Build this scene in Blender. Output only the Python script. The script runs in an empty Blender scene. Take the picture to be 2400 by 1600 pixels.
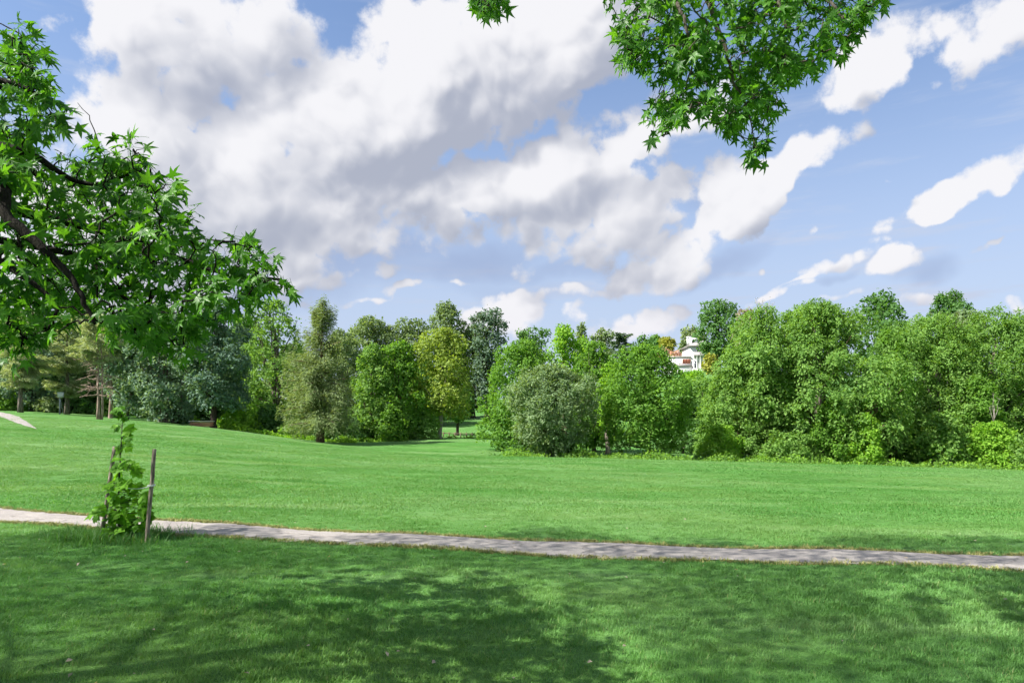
import bpy, bmesh, math, random
import numpy as np
from mathutils import Vector, Matrix
R_ = math.radians
SC = bpy.context.scene
COL = SC.collection

# ---------------------------------------------------------------- camera
# level camera, 24 mm on 36 mm, rise shift: horizon at row 1000 of 1600.
CAMZ = 1.65
F_PX, HZ = 1600.0, 1000.0
cam = bpy.data.objects.new('camera', bpy.data.cameras.new('camera'))
COL.objects.link(cam)
cam.location = (0, 0, CAMZ)
cam.rotation_euler = (R_(90), 0, 0)
cam.data.sensor_width = 36.0
cam.data.lens = 24.0
cam.data.shift_y = (HZ - 800.0) / 2400.0
cam.data.clip_start = 0.05
cam.data.clip_end = 20000
SC.camera = cam

# ---------------------------------------------------------------- light
SUN_AZ, SUN_EL = R_(-112), R_(47)          # clockwise from +Y: left and a little behind the camera
SUNV = Vector((math.sin(SUN_AZ) * math.cos(SUN_EL), math.cos(SUN_AZ) * math.cos(SUN_EL), math.sin(SUN_EL)))
SUNN = np.array(SUNV)
sun = bpy.data.objects.new('sun', bpy.data.lights.new('sun', 'SUN'))
COL.objects.link(sun)
sun.data.energy = 4.8
sun.data.angle = R_(0.55)
sun.data.color = (1.0, 0.955, 0.88)
sun.rotation_euler = SUNV.to_track_quat('Z', 'Y').to_euler()
SC.view_settings.view_transform = 'Standard'
SC.view_settings.look = 'None'
SC.view_settings.gamma = 1.0
SC.view_settings.use_curve_mapping = False
SC.view_settings.exposure = 1.18
SC.render.engine = 'CYCLES'
SC.cycles.max_bounces = 6
SC.cycles.diffuse_bounces = 3
SC.cycles.transmission_bounces = 4
SC.cycles.transparent_max_bounces = 6
SC.cycles.use_denoising = True
SC.cycles.use_adaptive_sampling = True
SC.cycles.adaptive_threshold = 0.02
SC.cycles.adaptive_min_samples = 8
SC.cycles.sample_clamp_indirect = 6.0


class NT:
    """small helper for wiring nodes"""
    def __init__(s, tree):
        s.t = tree

    def n(s, typ, **kw):
        nd = s.t.nodes.new(typ)
        for k, v in kw.items():
            setattr(nd, k, v)
        return nd

    def put(s, sock, v):
        if v is None:
            return
        if hasattr(v, 'is_output'):
            s.t.links.new(v, sock)
        else:
            sock.default_value = v

    def m(s, op, a, b=None, c=None, clamp=False):
        nd = s.n('ShaderNodeMath', operation=op, use_clamp=clamp)
        for i, v in enumerate((a, b, c)):
            s.put(nd.inputs[i], v)
        return nd.outputs[0]

    def vm(s, op, a, b=None, out=0):
        nd = s.n('ShaderNodeVectorMath', operation=op)
        s.put(nd.inputs[0], a)
        if b is not None:
            s.put(nd.inputs[3] if op == 'SCALE' else nd.inputs[1], b)
        return nd.outputs[out]

    def sstep(s, v, lo, hi, a=0.0, b=1.0, mode='SMOOTHSTEP'):
        nd = s.n('ShaderNodeMapRange', interpolation_type=mode)
        for i, x in enumerate((v, lo, hi, a, b)):
            s.put(nd.inputs[i], x)
        return nd.outputs[0]

    def mix(s, f, a, b, blend='MIX'):
        nd = s.n('ShaderNodeMix', data_type='RGBA', blend_type=blend)
        s.put(nd.inputs[0], f)
        s.put(nd.inputs[6], a if hasattr(a, 'is_output') else (*a, 1.0)[:4])
        s.put(nd.inputs[7], b if hasattr(b, 'is_output') else (*b, 1.0)[:4])
        return nd.outputs[2]

    def noise(s, vec, scale, detail=6, rough=0.55, dist=0.0, col=False):
        nd = s.n('ShaderNodeTexNoise')
        if vec is not None:
            s.put(nd.inputs['Vector'], vec)
        nd.inputs['Scale'].default_value = scale
        nd.inputs['Detail'].default_value = detail
        nd.inputs['Roughness'].default_value = rough
        nd.inputs['Distortion'].default_value = dist
        return nd.outputs['Color' if col else 'Fac']


def px_azel(px, py):
    u, v = (px - 1200.0) / F_PX, (HZ - py) / F_PX
    az = math.atan(u)
    return az, math.atan(v * math.cos(az))


# cumulus masses: bearing and elevation of the middle, half extents, tilt (all read off the photograph), weight
CLOUDS = [
    # big left tower
    (470, 70, 300, 210, 20, 1.0), (330, 330, 240, 210, 40, 1.1), (520, 430, 330, 210, 0, 1.05), (250, 560, 330, 200, 0, 1.0),
    (290, 150, 110, 110, 60, .6),
    # central bright roll rising to the right
    (1010, 215, 560, 190, 21, 1.25), (1340, 110, 270, 190, 35, 1.15), (800, 190, 260, 130, 35, .9), (720, 360, 250, 130, 15, .85),
    # second roll
    (1500, 350, 230, 90, 32, 1.1), (1290, 432, 270, 94, 22, 1.1), (1050, 475, 270, 92, 10, 1.05), (770, 508, 160, 56, 8, 1.0),
    (1390, 500, 300, 110, 12, .95), (980, 555, 400, 75, 3, .9), (600, 560, 330, 110, 0, .85), (860, 430, 240, 110, 10, .85),
    # third roll
    (1660, 530, 250, 72, 25, 1.05), (1790, 470, 120, 55, 28, .9), (1490, 545, 90, 60, 20, .7),
    (1270, 605, 105, 42, 18, .8), (1400, 580, 90, 50, 30, .75),
    # right side single clouds
    (2020, 195, 160, 75, 28, .95), (2140, 110, 210, 60, 22, .7), (2330, 50, 220, 90, 20, .8),
    (1890, 375, 135, 55, 22, .95), (2230, 480, 215, 46, 24, .95), (2340, 440, 120, 45, 30, .75), (2150, 505, 64, 36, 20, .6), (2275, 452, 70, 42, 30, .65), (2060, 150, 80, 60, 40, .6),
    (1905, 560, 34, 26, 20, .6), (1940, 528, 36, 20, 10, .5), (2075, 635, 75, 32, 15, .55), (2070, 420, 60, 24, -10, .4),
    (1770, 622, 22, 12, 20, .45), (1690, 660, 34, 16, 10, .45),
    # low banks above the trees
    (1230, 730, 110, 52, 12, .85), (1360, 745, 60, 36, 30, .7), (1490, 752, 125, 46, 18, .85), (1590, 700, 45, 30, 30, .5),
    (1130, 775, 120, 40, 0, .55), (1720, 700, 34, 16, 40, .45), (2380, 715, 45, 26, 0, .5), (1000, 690, 150, 16, 4, .4), (850, 705, 120, 12, 4, .35), (2000, 705, 160, 13, 4, .35), (1860, 660, 110, 11, 6, .3), (2250, 600, 150, 12, 8, .3), (1750, 690, 210, 22, 3, .42), (2170, 700, 230, 24, 3, .42), (1960, 632, 130, 26, 8, .42), (760, 655, 260, 24, 5, .42), (1330, 680, 200, 18, 4, .38),
]
# the sky goes on in the same manner out of view
EXTRA = [(-75, 28, 26, 14), (-110, 38, 30, 15), (-150, 30, 32, 13), (75, 30, 24, 12), (115, 24, 30, 11), (160, 34, 30, 14),
         (10, 66, 34, 14), (-80, 62, 34, 14), (100, 60, 30, 12), (180, 66, 30, 12), (48, 36, 10, 5), (52, 15, 9, 3)]
# thin slate-coloured flat bases
VEILS = [(820, 610, 330, 70, 4, 1.0), (1080, 640, 200, 55, 6, 1.0), (600, 670, 360, 60, 6, .8), (1640, 465, 95, 38, 10, .8),
         (1330, 640, 160, 30, 8, .6), (1700, 600, 170, 30, 16, .6), (2150, 640, 90, 32, 12, .7), (1950, 668, 60, 18, 8, .5),
         (1200, 690, 300, 40, 4, .35)]


# where one roll stands in the shade of the next
BASES = [(890, 410, 240, 58, 12, 1.0), (1320, 320, 240, 55, 32, 1.0), (740, 250, 170, 42, 25, .8), (1060, 250, 150, 40, 28, .45), (600, 560, 260, 70, 5, .8),
         (1100, 545, 330, 55, 6, .8), (1430, 470, 170, 45, 24, .7), (1640, 575, 190, 36, 20, .8), (400, 90, 110, 50, 20, .5), (480, 330, 60, 80, 0, .4),
         (2060, 245, 120, 34, 22, .6), (1880, 410, 100, 24, 16, .6), (2200, 515, 150, 20, 20, .5)]


def blob_list(g, P, items, soft):
    """smooth union of tilted elliptic mounds; P is (bearing, elevation, 1)"""
    out = None
    for it in items:
        if len(it) == 4:
            a0, e0 = R_(it[0]), R_(it[1])
            ra, re, rot, w = R_(it[2]), R_(it[3]), 0.0, 1.0
        else:
            cx, cy, rx, ry, rot, w = it
            a0, e0 = px_azel(cx, cy)
            ax, ex = px_azel(cx + 10, cy)
            ay, ey = px_azel(cx, cy - 10)
            ra, re = rx * math.hypot(ax - a0, ex - e0) / 10, ry * math.hypot(ay - a0, ey - e0) / 10
        c, s_ = math.cos(R_(rot)), math.sin(R_(rot))
        sc = min(1.0, max(.68, min(ra, re) / .075)) if len(it) == 6 else 1.0   # small clouds are ragged all through
        ra, re, w = ra / sc ** .5, re / sc ** .5, w * sc
        q1 = g.vm('DOT_PRODUCT', P, (c / ra, s_ / ra, -(a0 * c + e0 * s_) / ra), out=1)
        q2 = g.vm('DOT_PRODUCT', P, (-s_ / re, c / re, -(-a0 * s_ + e0 * c) / re), out=1)
        f = g.m('SUBTRACT', w, g.m('MULTIPLY_ADD', q1, q1, g.m('MULTIPLY', q2, q2)))
        out = f if out is None else g.m('SMOOTH_MAX', out, f, soft)
    return out


def azel(g, D):
    sx = g.n('ShaderNodeSeparateXYZ')
    g.put(sx.inputs[0], D)
    az = g.m('ARCTAN2', sx.outputs[0], sx.outputs[1])
    el = g.m('ARCSINE', sx.outputs[2])
    cb = g.n('ShaderNodeCombineXYZ')
    g.put(cb.inputs[0], az)
    g.put(cb.inputs[1], el)
    cb.inputs[2].default_value = 1.0
    return cb.outputs[0], sx.outputs[2]


def cloud_group():
    ng = bpy.data.node_groups.new('cloud_field', 'ShaderNodeTree')
    ng.interface.new_socket('D', in_out='INPUT', socket_type='NodeSocketVector')
    ng.interface.new_socket('wobble', in_out='INPUT', socket_type='NodeSocketVector')
    ng.interface.new_socket('F', in_out='OUTPUT', socket_type='NodeSocketFloat')
    g = NT(ng)
    gi = g.n('NodeGroupInput')
    D = gi.outputs[0]
    P, _ = azel(g, D)
    P = g.vm('ADD', P, gi.outputs[1])
    base = blob_list(g, P, CLOUDS + EXTRA, .12)
    base = g.m('MAXIMUM', base, -3.0)
    n1 = g.noise(D, 6.0, 3, .5)
    f = g.m('MULTIPLY_ADD', g.m('SUBTRACT', n1, .5), 1.5, g.m('MULTIPLY_ADD', base, .85, .26))
    go = g.n('NodeGroupOutput')
    g.put(go.inputs[0], f)
    return ng


world = bpy.data.worlds.new('World')
SC.world = world
world.use_nodes = True
world.node_tree.nodes.clear()
g = NT(world.node_tree)
D = g.n('ShaderNodeTexCoord').outputs['Generated']
sky = g.n('ShaderNodeTexSky', sky_type='NISHITA', sun_disc=False)
sky.sun_elevation = SUN_EL
sky.sun_rotation = SUN_AZ % (2 * math.pi)
sky.air_density = 1.0
sky.dust_density = 0.6
sky.ozone_density = 1.6
CG = cloud_group()
CLOUD_LIT, CLOUD_DARK = (4.85, 4.83, 4.98), (2.25, 2.42, 2.95)
SKY_TINT = (.80, .90, 1.02)


wob = g.vm('SUBTRACT', g.noise(D, 5.0, 4, .55, col=True), (.5, .5, .5))
wob2 = g.vm('MULTIPLY', wob, (.16, .12, 0.0))


def field(off):
    nd = g.n('ShaderNodeGroup')
    nd.node_tree = CG
    g.put(nd.inputs[0], D if off is None else g.vm('ADD', D, off))
    g.put(nd.inputs[1], wob2)
    return nd.outputs[0]


LU = (-0.55 * .055, 0.0, .83 * .055)        # toward the light, across the picture
s0 = field(None)
s1 = field(LU)
# cauliflower heads and frayed rims
vo = g.n('ShaderNodeTexVoronoi', feature='F1', voronoi_dimensions='3D')
vo.inputs['Scale'].default_value = 17.0
vo.inputs['Detail'].default_value = 1.0
vo.inputs['Roughness'].default_value = .5
vo.inputs['Lacunarity'].default_value = 2.3
g.put(vo.inputs['Vector'], g.vm('ADD', D, g.vm('SCALE', wob, .12)))
bil = g.m('SUBTRACT', .38, vo.outputs['Distance'])
vo2 = g.n('ShaderNodeTexVoronoi', feature='F1', voronoi_dimensions='3D')
for nm_ in ('Scale', 'Detail', 'Roughness', 'Lacunarity'):
    vo2.inputs[nm_].default_value = vo.inputs[nm_].default_value
g.put(vo2.inputs['Vector'], g.vm('ADD', g.vm('ADD', D, g.vm('SCALE', wob, .12)), (-.55 * .016, 0.0, .83 * .016)))
bilg = g.m('SUBTRACT', vo2.outputs['Distance'], vo.outputs['Distance'])
fine = g.m('SUBTRACT', g.noise(D, 26.0, 7, .62), .5)
P0, Z0 = azel(g, D)
hn = g.noise(g.vm('MULTIPLY', D, (1, 1, 2.6)), 4.0, 4, .5)
rag = g.sstep(hn, .38, .62, .9, 1.7)
f0 = g.m('MULTIPLY_ADD', bil, .75, s0)
f0 = g.m('MULTIPLY_ADD', fine, rag, f0)
# outlines are crisp on the heads, soft on the flanks
softness = g.sstep(hn, .35, .65, .12, .50)
alpha = g.sstep(f0, -.10, softness)
grad = g.m('SUBTRACT', s0, s1)
lit = g.m('MULTIPLY_ADD', grad, 1.1, .47)
sh = blob_list(g, g.vm('ADD', P0, g.vm('MULTIPLY', wob, (.22, .14, 0.0))), BASES, .25)
lit = g.m('MULTIPLY_ADD', g.sstep(sh, -.3, .9), -.30, lit)
lit = g.m('MULTIPLY_ADD', bil, .12, lit)
lit = g.m('MULTIPLY_ADD', bilg, .52, lit)
lit = g.m('MULTIPLY_ADD', fine, .38, lit)
lit = g.m('ADD', lit, g.sstep(f0, .0, .7, .26, 0.0))
lit = g.sstep(lit, -.15, 1.0, mode='SMOOTHSTEP')
ccol = g.mix(lit, CLOUD_DARK, CLOUD_LIT)
# towards the horizon clouds warm and lose contrast
low = g.sstep(Z0, .04, .24, 1.0, 0.0)
ccol = g.mix(g.m('MULTIPLY', low, .45), ccol, (4.3, 4.1, 4.55))
# sky colour, milky low down
skyc = g.mix(1.0, sky.outputs[0], SKY_TINT, 'MULTIPLY')
haze = g.sstep(Z0, .0, .60, .86, .10, 'SMOOTHERSTEP')
wisp = g.sstep(g.noise(g.vm('MULTIPLY', D, (1, 1, 7.0)), 5.0, 6, .6), .50, .80)
haze = g.m('MULTIPLY_ADD', wisp, .42, haze, clamp=True)
skyc = g.mix(haze, skyc, (3.0, 3.4, 4.3))
# slate veils
wv = g.vm('ADD', P0, g.vm('MULTIPLY', wob, (.2, .12, 0.0)))
vf = blob_list(g, wv, VEILS, .2)
vf = g.m('MULTIPLY_ADD', g.m('SUBTRACT', hn, .5), 1.2, vf)
va = g.m('MULTIPLY', g.sstep(vf, -.35, 1.0), .72)
skyc = g.mix(va, skyc, (1.75, 2.2, 3.35))
final = g.mix(g.m('MULTIPLY', alpha, .98), skyc, ccol)
bg = g.n('ShaderNodeBackground')
g.put(bg.inputs['Color'], final)
bg.inputs['Strength'].default_value = 0.085
wo = g.n('ShaderNodeOutputWorld')
world.node_tree.links.new(bg.outputs[0], wo.inputs[0])
world.cycles.sampling_method = 'MANUAL'
world.cycles.sample_map_resolution = 512

# ================================================================ helpers
RNG = np.random.default_rng(7)


def link(name, data, parent=None, loc=None):
    o = bpy.data.objects.new(name, data)
    COL.objects.link(o)
    if parent is not None:
        o.parent = parent
    if loc is not None:
        o.location = loc
    return o


def tag(o, label=None, cat=None, group=None, kind=None):
    for k, v in (('label', label), ('category', cat), ('group', group), ('kind', kind)):
        if v:
            o[k] = v
    return o


def np_mesh(name, V, faces, mats=None, tint=None, smooth=False, mat_idx=None):
    """V (n,3); faces: list of (m,k) integer arrays of one width each"""
    me = bpy.data.meshes.new(name)
    V = np.asarray(V, dtype=np.float32)
    me.vertices.add(len(V))
    me.vertices.foreach_set('co', V.ravel())
    loops = np.concatenate([np.asarray(f, dtype=np.int32).ravel() for f in faces])
    tot = np.concatenate([np.full(len(f), np.asarray(f).shape[1], dtype=np.int32) for f in faces])
    me.loops.add(len(loops))
    me.loops.foreach_set('vertex_index', loops)
    me.polygons.add(len(tot))
    start = np.concatenate([[0], np.cumsum(tot)[:-1]]).astype(np.int32)
    me.polygons.foreach_set('loop_start', start)
    me.polygons.foreach_set('loop_total', tot)
    if smooth:
        me.polygons.foreach_set('use_smooth', np.ones(len(tot), dtype=bool))
    if mat_idx is not None:
        me.polygons.foreach_set('material_index', np.asarray(mat_idx, dtype=np.int32))
    if tint is not None:
        at = me.attributes.new('tint', 'FLOAT', 'POINT')
        at.data.foreach_set('value', np.asarray(tint, dtype=np.float32))
    me.update(calc_edges=True)
    me.validate()
    for m in (mats or []):
        me.materials.append(m)
    return me


class MB:
    """collects boxes, tubes and polygons into one mesh"""
    def __init__(s):
        s.V, s.Fq, s.n = [], {}, 0

    def add(s, V, F):
        V = np.asarray(V, dtype=float)
        for f in F:
            s.Fq.setdefault(len(f), []).append([i + s.n for i in f])
        s.V.append(V)
        s.n += len(V)

    def box(s, c, size, rz=0.0):
        hx, hy, hz = size[0] / 2, size[1] / 2, size[2] / 2
        P = np.array([[x, y, z] for z in (-hz, hz) for x, y in ((-hx, -hy), (hx, -hy), (hx, hy), (-hx, hy))])
        if rz:
            c_, s_ = math.cos(rz), math.sin(rz)
            P[:, :2] = P[:, :2] @ np.array([[c_, s_], [-s_, c_]])
        s.add(P + np.asarray(c), [(3, 2, 1, 0), (4, 5, 6, 7), (0, 1, 5, 4), (1, 2, 6, 5), (2, 3, 7, 6), (3, 0, 4, 7)])

    def tube(s, pts, rad, n=7, cap=True):
        pts = np.asarray(pts, dtype=float)
        k = len(pts)
        rad = np.broadcast_to(np.asarray(rad, dtype=float), (k,))
        T = np.gradient(pts, axis=0)
        T /= np.linalg.norm(T, axis=1, keepdims=True) + 1e-9
        ref = np.where(np.abs(T[:, 2:3]) > .9, np.array([[1., 0, 0]]), np.array([[0, 0, 1.]]))
        A = np.cross(T, ref)
        A /= np.linalg.norm(A, axis=1, keepdims=True) + 1e-9
        for i in range(1, k):
            if A[i] @ A[i - 1] < 0:
                A[i] *= -1
        B = np.cross(T, A)
        for i in range(1, k):
            if B[i] @ B[i - 1] < 0:
                B[i] *= -1
        th = np.linspace(0, 2 * math.pi, n, endpoint=False)
        V = pts[:, None, :] + rad[:, None, None] * (np.cos(th)[None, :, None] * A[:, None, :] + np.sin(th)[None, :, None] * B[:, None, :])
        F = [(i * n + j, i * n + (j + 1) % n, (i + 1) * n + (j + 1) % n, (i + 1) * n + j) for i in range(k - 1) for j in range(n)]
        if cap:
            F += [tuple(range(n - 1, -1, -1)), tuple((k - 1) * n + j for j in range(n))]
        s.add(V.reshape(-1, 3), F)

    def mesh(s, name, mat, smooth=False):
        return np_mesh(name, np.concatenate(s.V), [np.array(v) for v in s.Fq.values()], [mat], smooth=smooth)

    def build(s, name, mat, parent=None, smooth=False):
        return link(name, s.mesh(name, mat, smooth), parent)


def curve(p0, p1, n=6, bow=(0, 0, 0), rng=RNG, jit=0.0):
    t = np.linspace(0, 1, n)[:, None]
    P = (1 - t) * np.asarray(p0, float) + t * np.asarray(p1, float) + (4 * t * (1 - t)) * np.asarray(bow, float)
    if jit:
        P[1:-1] += rng.normal(0, jit, (n - 2, 3))
    return P


# ================================================================ materials
def new_mat(name):
    m = bpy.data.materials.new(name)
    m.use_nodes = True
    m.node_tree.nodes.clear()
    g = NT(m.node_tree)
    return m, g, g.n('ShaderNodeOutputMaterial')


def principled(g, out, color, rough=.7, spec=.3, normal=None):
    b = g.n('ShaderNodeBsdfPrincipled')
    g.put(b.inputs['Base Color'], color if hasattr(color, 'is_output') else (*color, 1.0))
    g.put(b.inputs['Roughness'], rough)
    b.inputs['Specular IOR Level'].default_value = spec
    if normal is not None:
        g.put(b.inputs['Normal'], normal)
    if out is not None:
        g.t.links.new(b.outputs[0], out.inputs[0])
    return b.outputs[0]


def bump(g, h, strength=.5, dist=.02):
    b = g.n('ShaderNodeBump')
    b.inputs['Strength'].default_value = strength
    b.inputs['Distance'].default_value = dist
    g.put(b.inputs['Height'], h)
    return b.outputs[0]


def plain_mat(name, col, rough=.7, spec=.3, var=.12, scale=6.0, bmp=.0):
    m, g, o = new_mat(name)
    pos = g.n('ShaderNodeNewGeometry').outputs['Position']
    n = g.noise(pos, scale, 5, .6)
    c = g.mix(n, tuple(x * (1 - var * 2) for x in col), tuple(min(1, x * (1 + var * 2)) for x in col))
    nm = bump(g, n, bmp, .01) if bmp else None
    principled(g, o, c, rough, spec, nm)
    return m


def leaf_mat(name, dark, light, trans=.34, rough=.6, spec=.2, ty=1.25, big=.0):
    """foliage: per-leaf tint from the mesh, light coming through the blade"""
    m, g, o = new_mat(name)
    at = g.n('ShaderNodeAttribute', attribute_name='tint').outputs['Fac']
    c = g.mix(at, dark, light)
    if big:
        pos = g.n('ShaderNodeNewGeometry').outputs['Position']
        n = g.sstep(g.noise(pos, .45, 3, .5), .35, .65)
        c = g.mix(g.m('MULTIPLY', n, big), c, tuple(x * 1.5 for x in light))
    p = principled(g, None, c, rough, spec)
    tr = g.n('ShaderNodeBsdfTranslucent')
    tc = g.mix(1.0, c, (ty * 1.25, ty * 1.2, .55), 'MULTIPLY')
    g.put(tr.inputs[0], tc)
    mx = g.n('ShaderNodeMixShader')
    mx.inputs[0].default_value = trans
    g.t.links.new(p, mx.inputs[1])
    g.t.links.new(tr.outputs[0], mx.inputs[2])
    g.t.links.new(mx.outputs[0], o.inputs[0])
    return m


def bark_mat(name, dark, light, scale=3.0):
    m, g, o = new_mat(name)
    pos = g.n('ShaderNodeNewGeometry').outputs['Position']
    n = g.noise(g.vm('MULTIPLY', pos, (1, 1, .18)), scale * 3, 6, .65)
    n2 = g.noise(pos, scale * .6, 3, .5)
    f = g.sstep(n, .35, .68)
    c = g.mix(f, dark, light)
    c = g.mix(g.m('MULTIPLY', n2, .35), c, tuple(x * .6 for x in dark))
    principled(g, o, c, .9, .1, bump(g, n, .7, .03))
    return m


BARK = {
    'grey': bark_mat('bark_grey', (.085, .07, .058), (.26, .225, .19)),
    'dark': bark_mat('bark_dark', (.028, .022, .018), (.10, .08, .065)),
    'pink': bark_mat('bark_pink', (.17, .115, .09), (.50, .385, .32)),
    'pale': bark_mat('bark_pale', (.22, .19, .16), (.55, .50, .44)),
    'brown': bark_mat('bark_brown', (.10, .062, .043), (.27, .185, .14)),
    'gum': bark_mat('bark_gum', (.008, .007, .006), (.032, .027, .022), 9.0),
    'gumgrey': bark_mat('bark_gumgrey', (.05, .042, .034), (.15, .13, .11), 9.0),
}
LEAF = {
    'maple': leaf_mat('leaf_maple', (.070, .170, .022), (.190, .370, .055), .44),
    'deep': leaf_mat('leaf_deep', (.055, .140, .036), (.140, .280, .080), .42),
    'blue': leaf_mat('leaf_blue', (.075, .150, .100), (.270, .390, .260), .34),
    'spruce': leaf_mat('leaf_spruce', (.045, .105, .075), (.190, .300, .205), .32),
    'olive': leaf_mat('leaf_olive', (.095, .170, .068), (.255, .355, .175), .36),
    'fresh': leaf_mat('leaf_fresh', (.085, .195, .036), (.235, .400, .090), .42),
    'yellow': leaf_mat('leaf_yellow', (.115, .190, .026), (.330, .430, .085), .40),
    'lime': leaf_mat('leaf_lime', (0.111, 0.258, 0.021), (0.299, 0.517, 0.061), 0.44),
    'needle': leaf_mat('leaf_needle', (.110, .175, .065), (.310, .390, .180), .30),
    'pine': leaf_mat('leaf_pine', (.190, .250, .130), (.450, .520, .310), .30),
    'back': leaf_mat('leaf_back', (.095, .160, .068), (.250, .340, .145), .38),
    'cedar': leaf_mat('leaf_cedar', (0.058, 0.120, 0.083), (0.172, 0.253, 0.162), 0.30),
    'gold': leaf_mat('leaf_gold', (.190, .220, .035), (.420, .430, .080), .34),
    'pink': leaf_mat('leaf_pink', (.42, .25, .21), (.62, .45, .40), .3),
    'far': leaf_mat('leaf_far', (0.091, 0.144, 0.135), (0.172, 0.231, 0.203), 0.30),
    'dry': leaf_mat('leaf_dry', (0.234, 0.192, 0.150), (0.460, 0.385, 0.324), 0.30),
    'gum': leaf_mat('leaf_sweetgum', (.026, .105, .010), (.105, .275, .028), .45, .42, .28, 1.35),
    'sap': leaf_mat('leaf_sapling', (.085, .260, .010), (.210, .470, .030), .46, .5, .2),
}

# ================================================================ ground
PXC = np.array([-700, 0, 250, 500, 760, 900, 1050, 1200, 1400, 1632, 2000, 2400, 3100], float)
UC = (PXC - 1200) / F_PX
YR = np.array([12, 30, 50, 60, 70, 80, 90, 110, 150, 190, 250, 420], float)
ZT = np.array([
    [.25, .18, .14, .10, .06, .04, .02, 0, -.02, -.05, -.10, -.16, -.25],
    [1.2, .85, .65, .40, .06, -.05, -.12, -.18, -.25, -.33, -.50, -.72, -1.0],
    [2.3, 1.80, 1.40, .80, .02, -.26, -.42, -.50, -.66, -.86, -1.20, -1.60, -2.2],
    [2.9, 2.45, 1.95, 1.15, -.10, -.75, -1.02, -1.05, -1.05, -1.2, -1.55, -1.95, -2.6],
    [3.4, 3.00, 2.35, 1.45, -.12, -.30, -.36, -.42, -1.1, -1.2, -1.6, -2.0, -2.6],
    [3.8, 3.45, 2.70, 1.75, .00, .12, .22, .12, -.7, -.8, -1.4, -1.9, -2.4],
    [4.1, 3.80, 3.00, 2.00, .30, .30, .35, .20, 0., .3, -.4, -1.0, -1.8],
    [5.0, 4.60, 3.80, 2.90, 1.6, 1.2, 1.15, 1.2, 2.2, 3.5, 3.0, 2.0, 1.0],
    [6.5, 6.00, 5.50, 5.00, 4.8, 4.7, 4.7, 5.0, 7.5, 10.5, 9.5, 7.5, 6.0],
    [8.0, 7.50, 7.20, 7.00, 7.2, 7.4, 7.6, 8.5, 13., 18.0, 16., 12., 9.0],
    [9.5, 9.50, 9.50, 9.50, 10., 10., 10.5, 12., 16., 19.5, 17.5, 14., 11.],
    [12., 12., 12., 12., 13., 13., 14., 15., 17., 18.0, 17., 15., 13.]])


def _raster():
    xs = np.arange(-300, 301, 1.0)
    ys = np.arange(-60, 461, 1.0)
    X, Y = np.meshgrid(xs, ys)
    yy = np.clip(Y, 12, 420)
    u = np.clip(X / yy, UC[0], UC[-1])
    ci = np.clip(np.searchsorted(UC, u) - 1, 0, len(UC) - 2)
    ri = np.clip(np.searchsorted(YR, yy) - 1, 0, len(YR) - 2)
    fu = (u - UC[ci]) / (UC[ci + 1] - UC[ci])
    fy = (yy - YR[ri]) / (YR[ri + 1] - YR[ri])
    Z = (ZT[ri, ci] * (1 - fu) + ZT[ri, ci + 1] * fu) * (1 - fy) + (ZT[ri + 1, ci] * (1 - fu) + ZT[ri + 1, ci + 1] * fu) * fy
    near = np.clip(-0.014 * X, -.35, .35)
    w = np.clip((Y - 11) / 8.0, 0, 1)
    w = w * w * (3 - 2 * w)
    Z = near * (1 - w) + Z * w
    k = np.exp(-.5 * (np.arange(-6, 7) / 2.2) ** 2)
    k /= k.sum()
    Zp = np.pad(Z, 6, mode='edge')
    Zp = np.apply_along_axis(lambda a: np.convolve(a, k, 'valid'), 0, Zp)
    Zp = np.apply_along_axis(lambda a: np.convolve(a, k, 'valid'), 1, Zp)
    return Zp


RAS = _raster()


def H(x, y):
    x, y = np.asarray(x, float), np.asarray(y, float)
    fx, fy = np.clip(x + 300, 0, 599.999), np.clip(y + 60, 0, 519.999)
    i, j = fx.astype(int), fy.astype(int)
    a, b = fx - i, fy - j
    z = (RAS[j, i] * (1 - a) + RAS[j, i + 1] * a) * (1 - b) + (RAS[j + 1, i] * (1 - a) + RAS[j + 1, i + 1] * a) * b
    z = z + .030 * np.sin(x * .9 + 1.3 * np.sin(y * .31)) * np.sin(y * .55 + .7) + .012 * np.sin(x * 2.3 + y * 1.1)
    return z


def at(px, py, d):
    """pixel of the photograph at a depth -> point"""
    return np.array([(px - 1200) / F_PX * d, d, CAMZ + (HZ - py) / F_PX * d])


def grid_axis(lo, hi, inner, step, grow=1.12):
    c = list(np.arange(-inner, inner + step / 2, step))
    s = step
    x = c[-1]
    while x < hi:
        s *= grow
        x += s
        c.append(x)
    s, x = step, c[0]
    while x > lo:
        s *= grow
        x -= s
        c.insert(0, x)
    return np.array(c)


def ground_material():
    m, g, o = new_mat('lawn_ground')
    pos = g.n('ShaderNodeNewGeometry').outputs['Position']
    c = lawn_colour(g, pos, .8)
    fine = g.noise(pos, 55.0, 6, .7)
    c = g.mix(g.m('MULTIPLY', g.sstep(fine, .35, .7), .5), c, (.045, .085, .018))
    principled(g, o, c, .9, .1, bump(g, fine, .6, .03))
    return m


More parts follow.
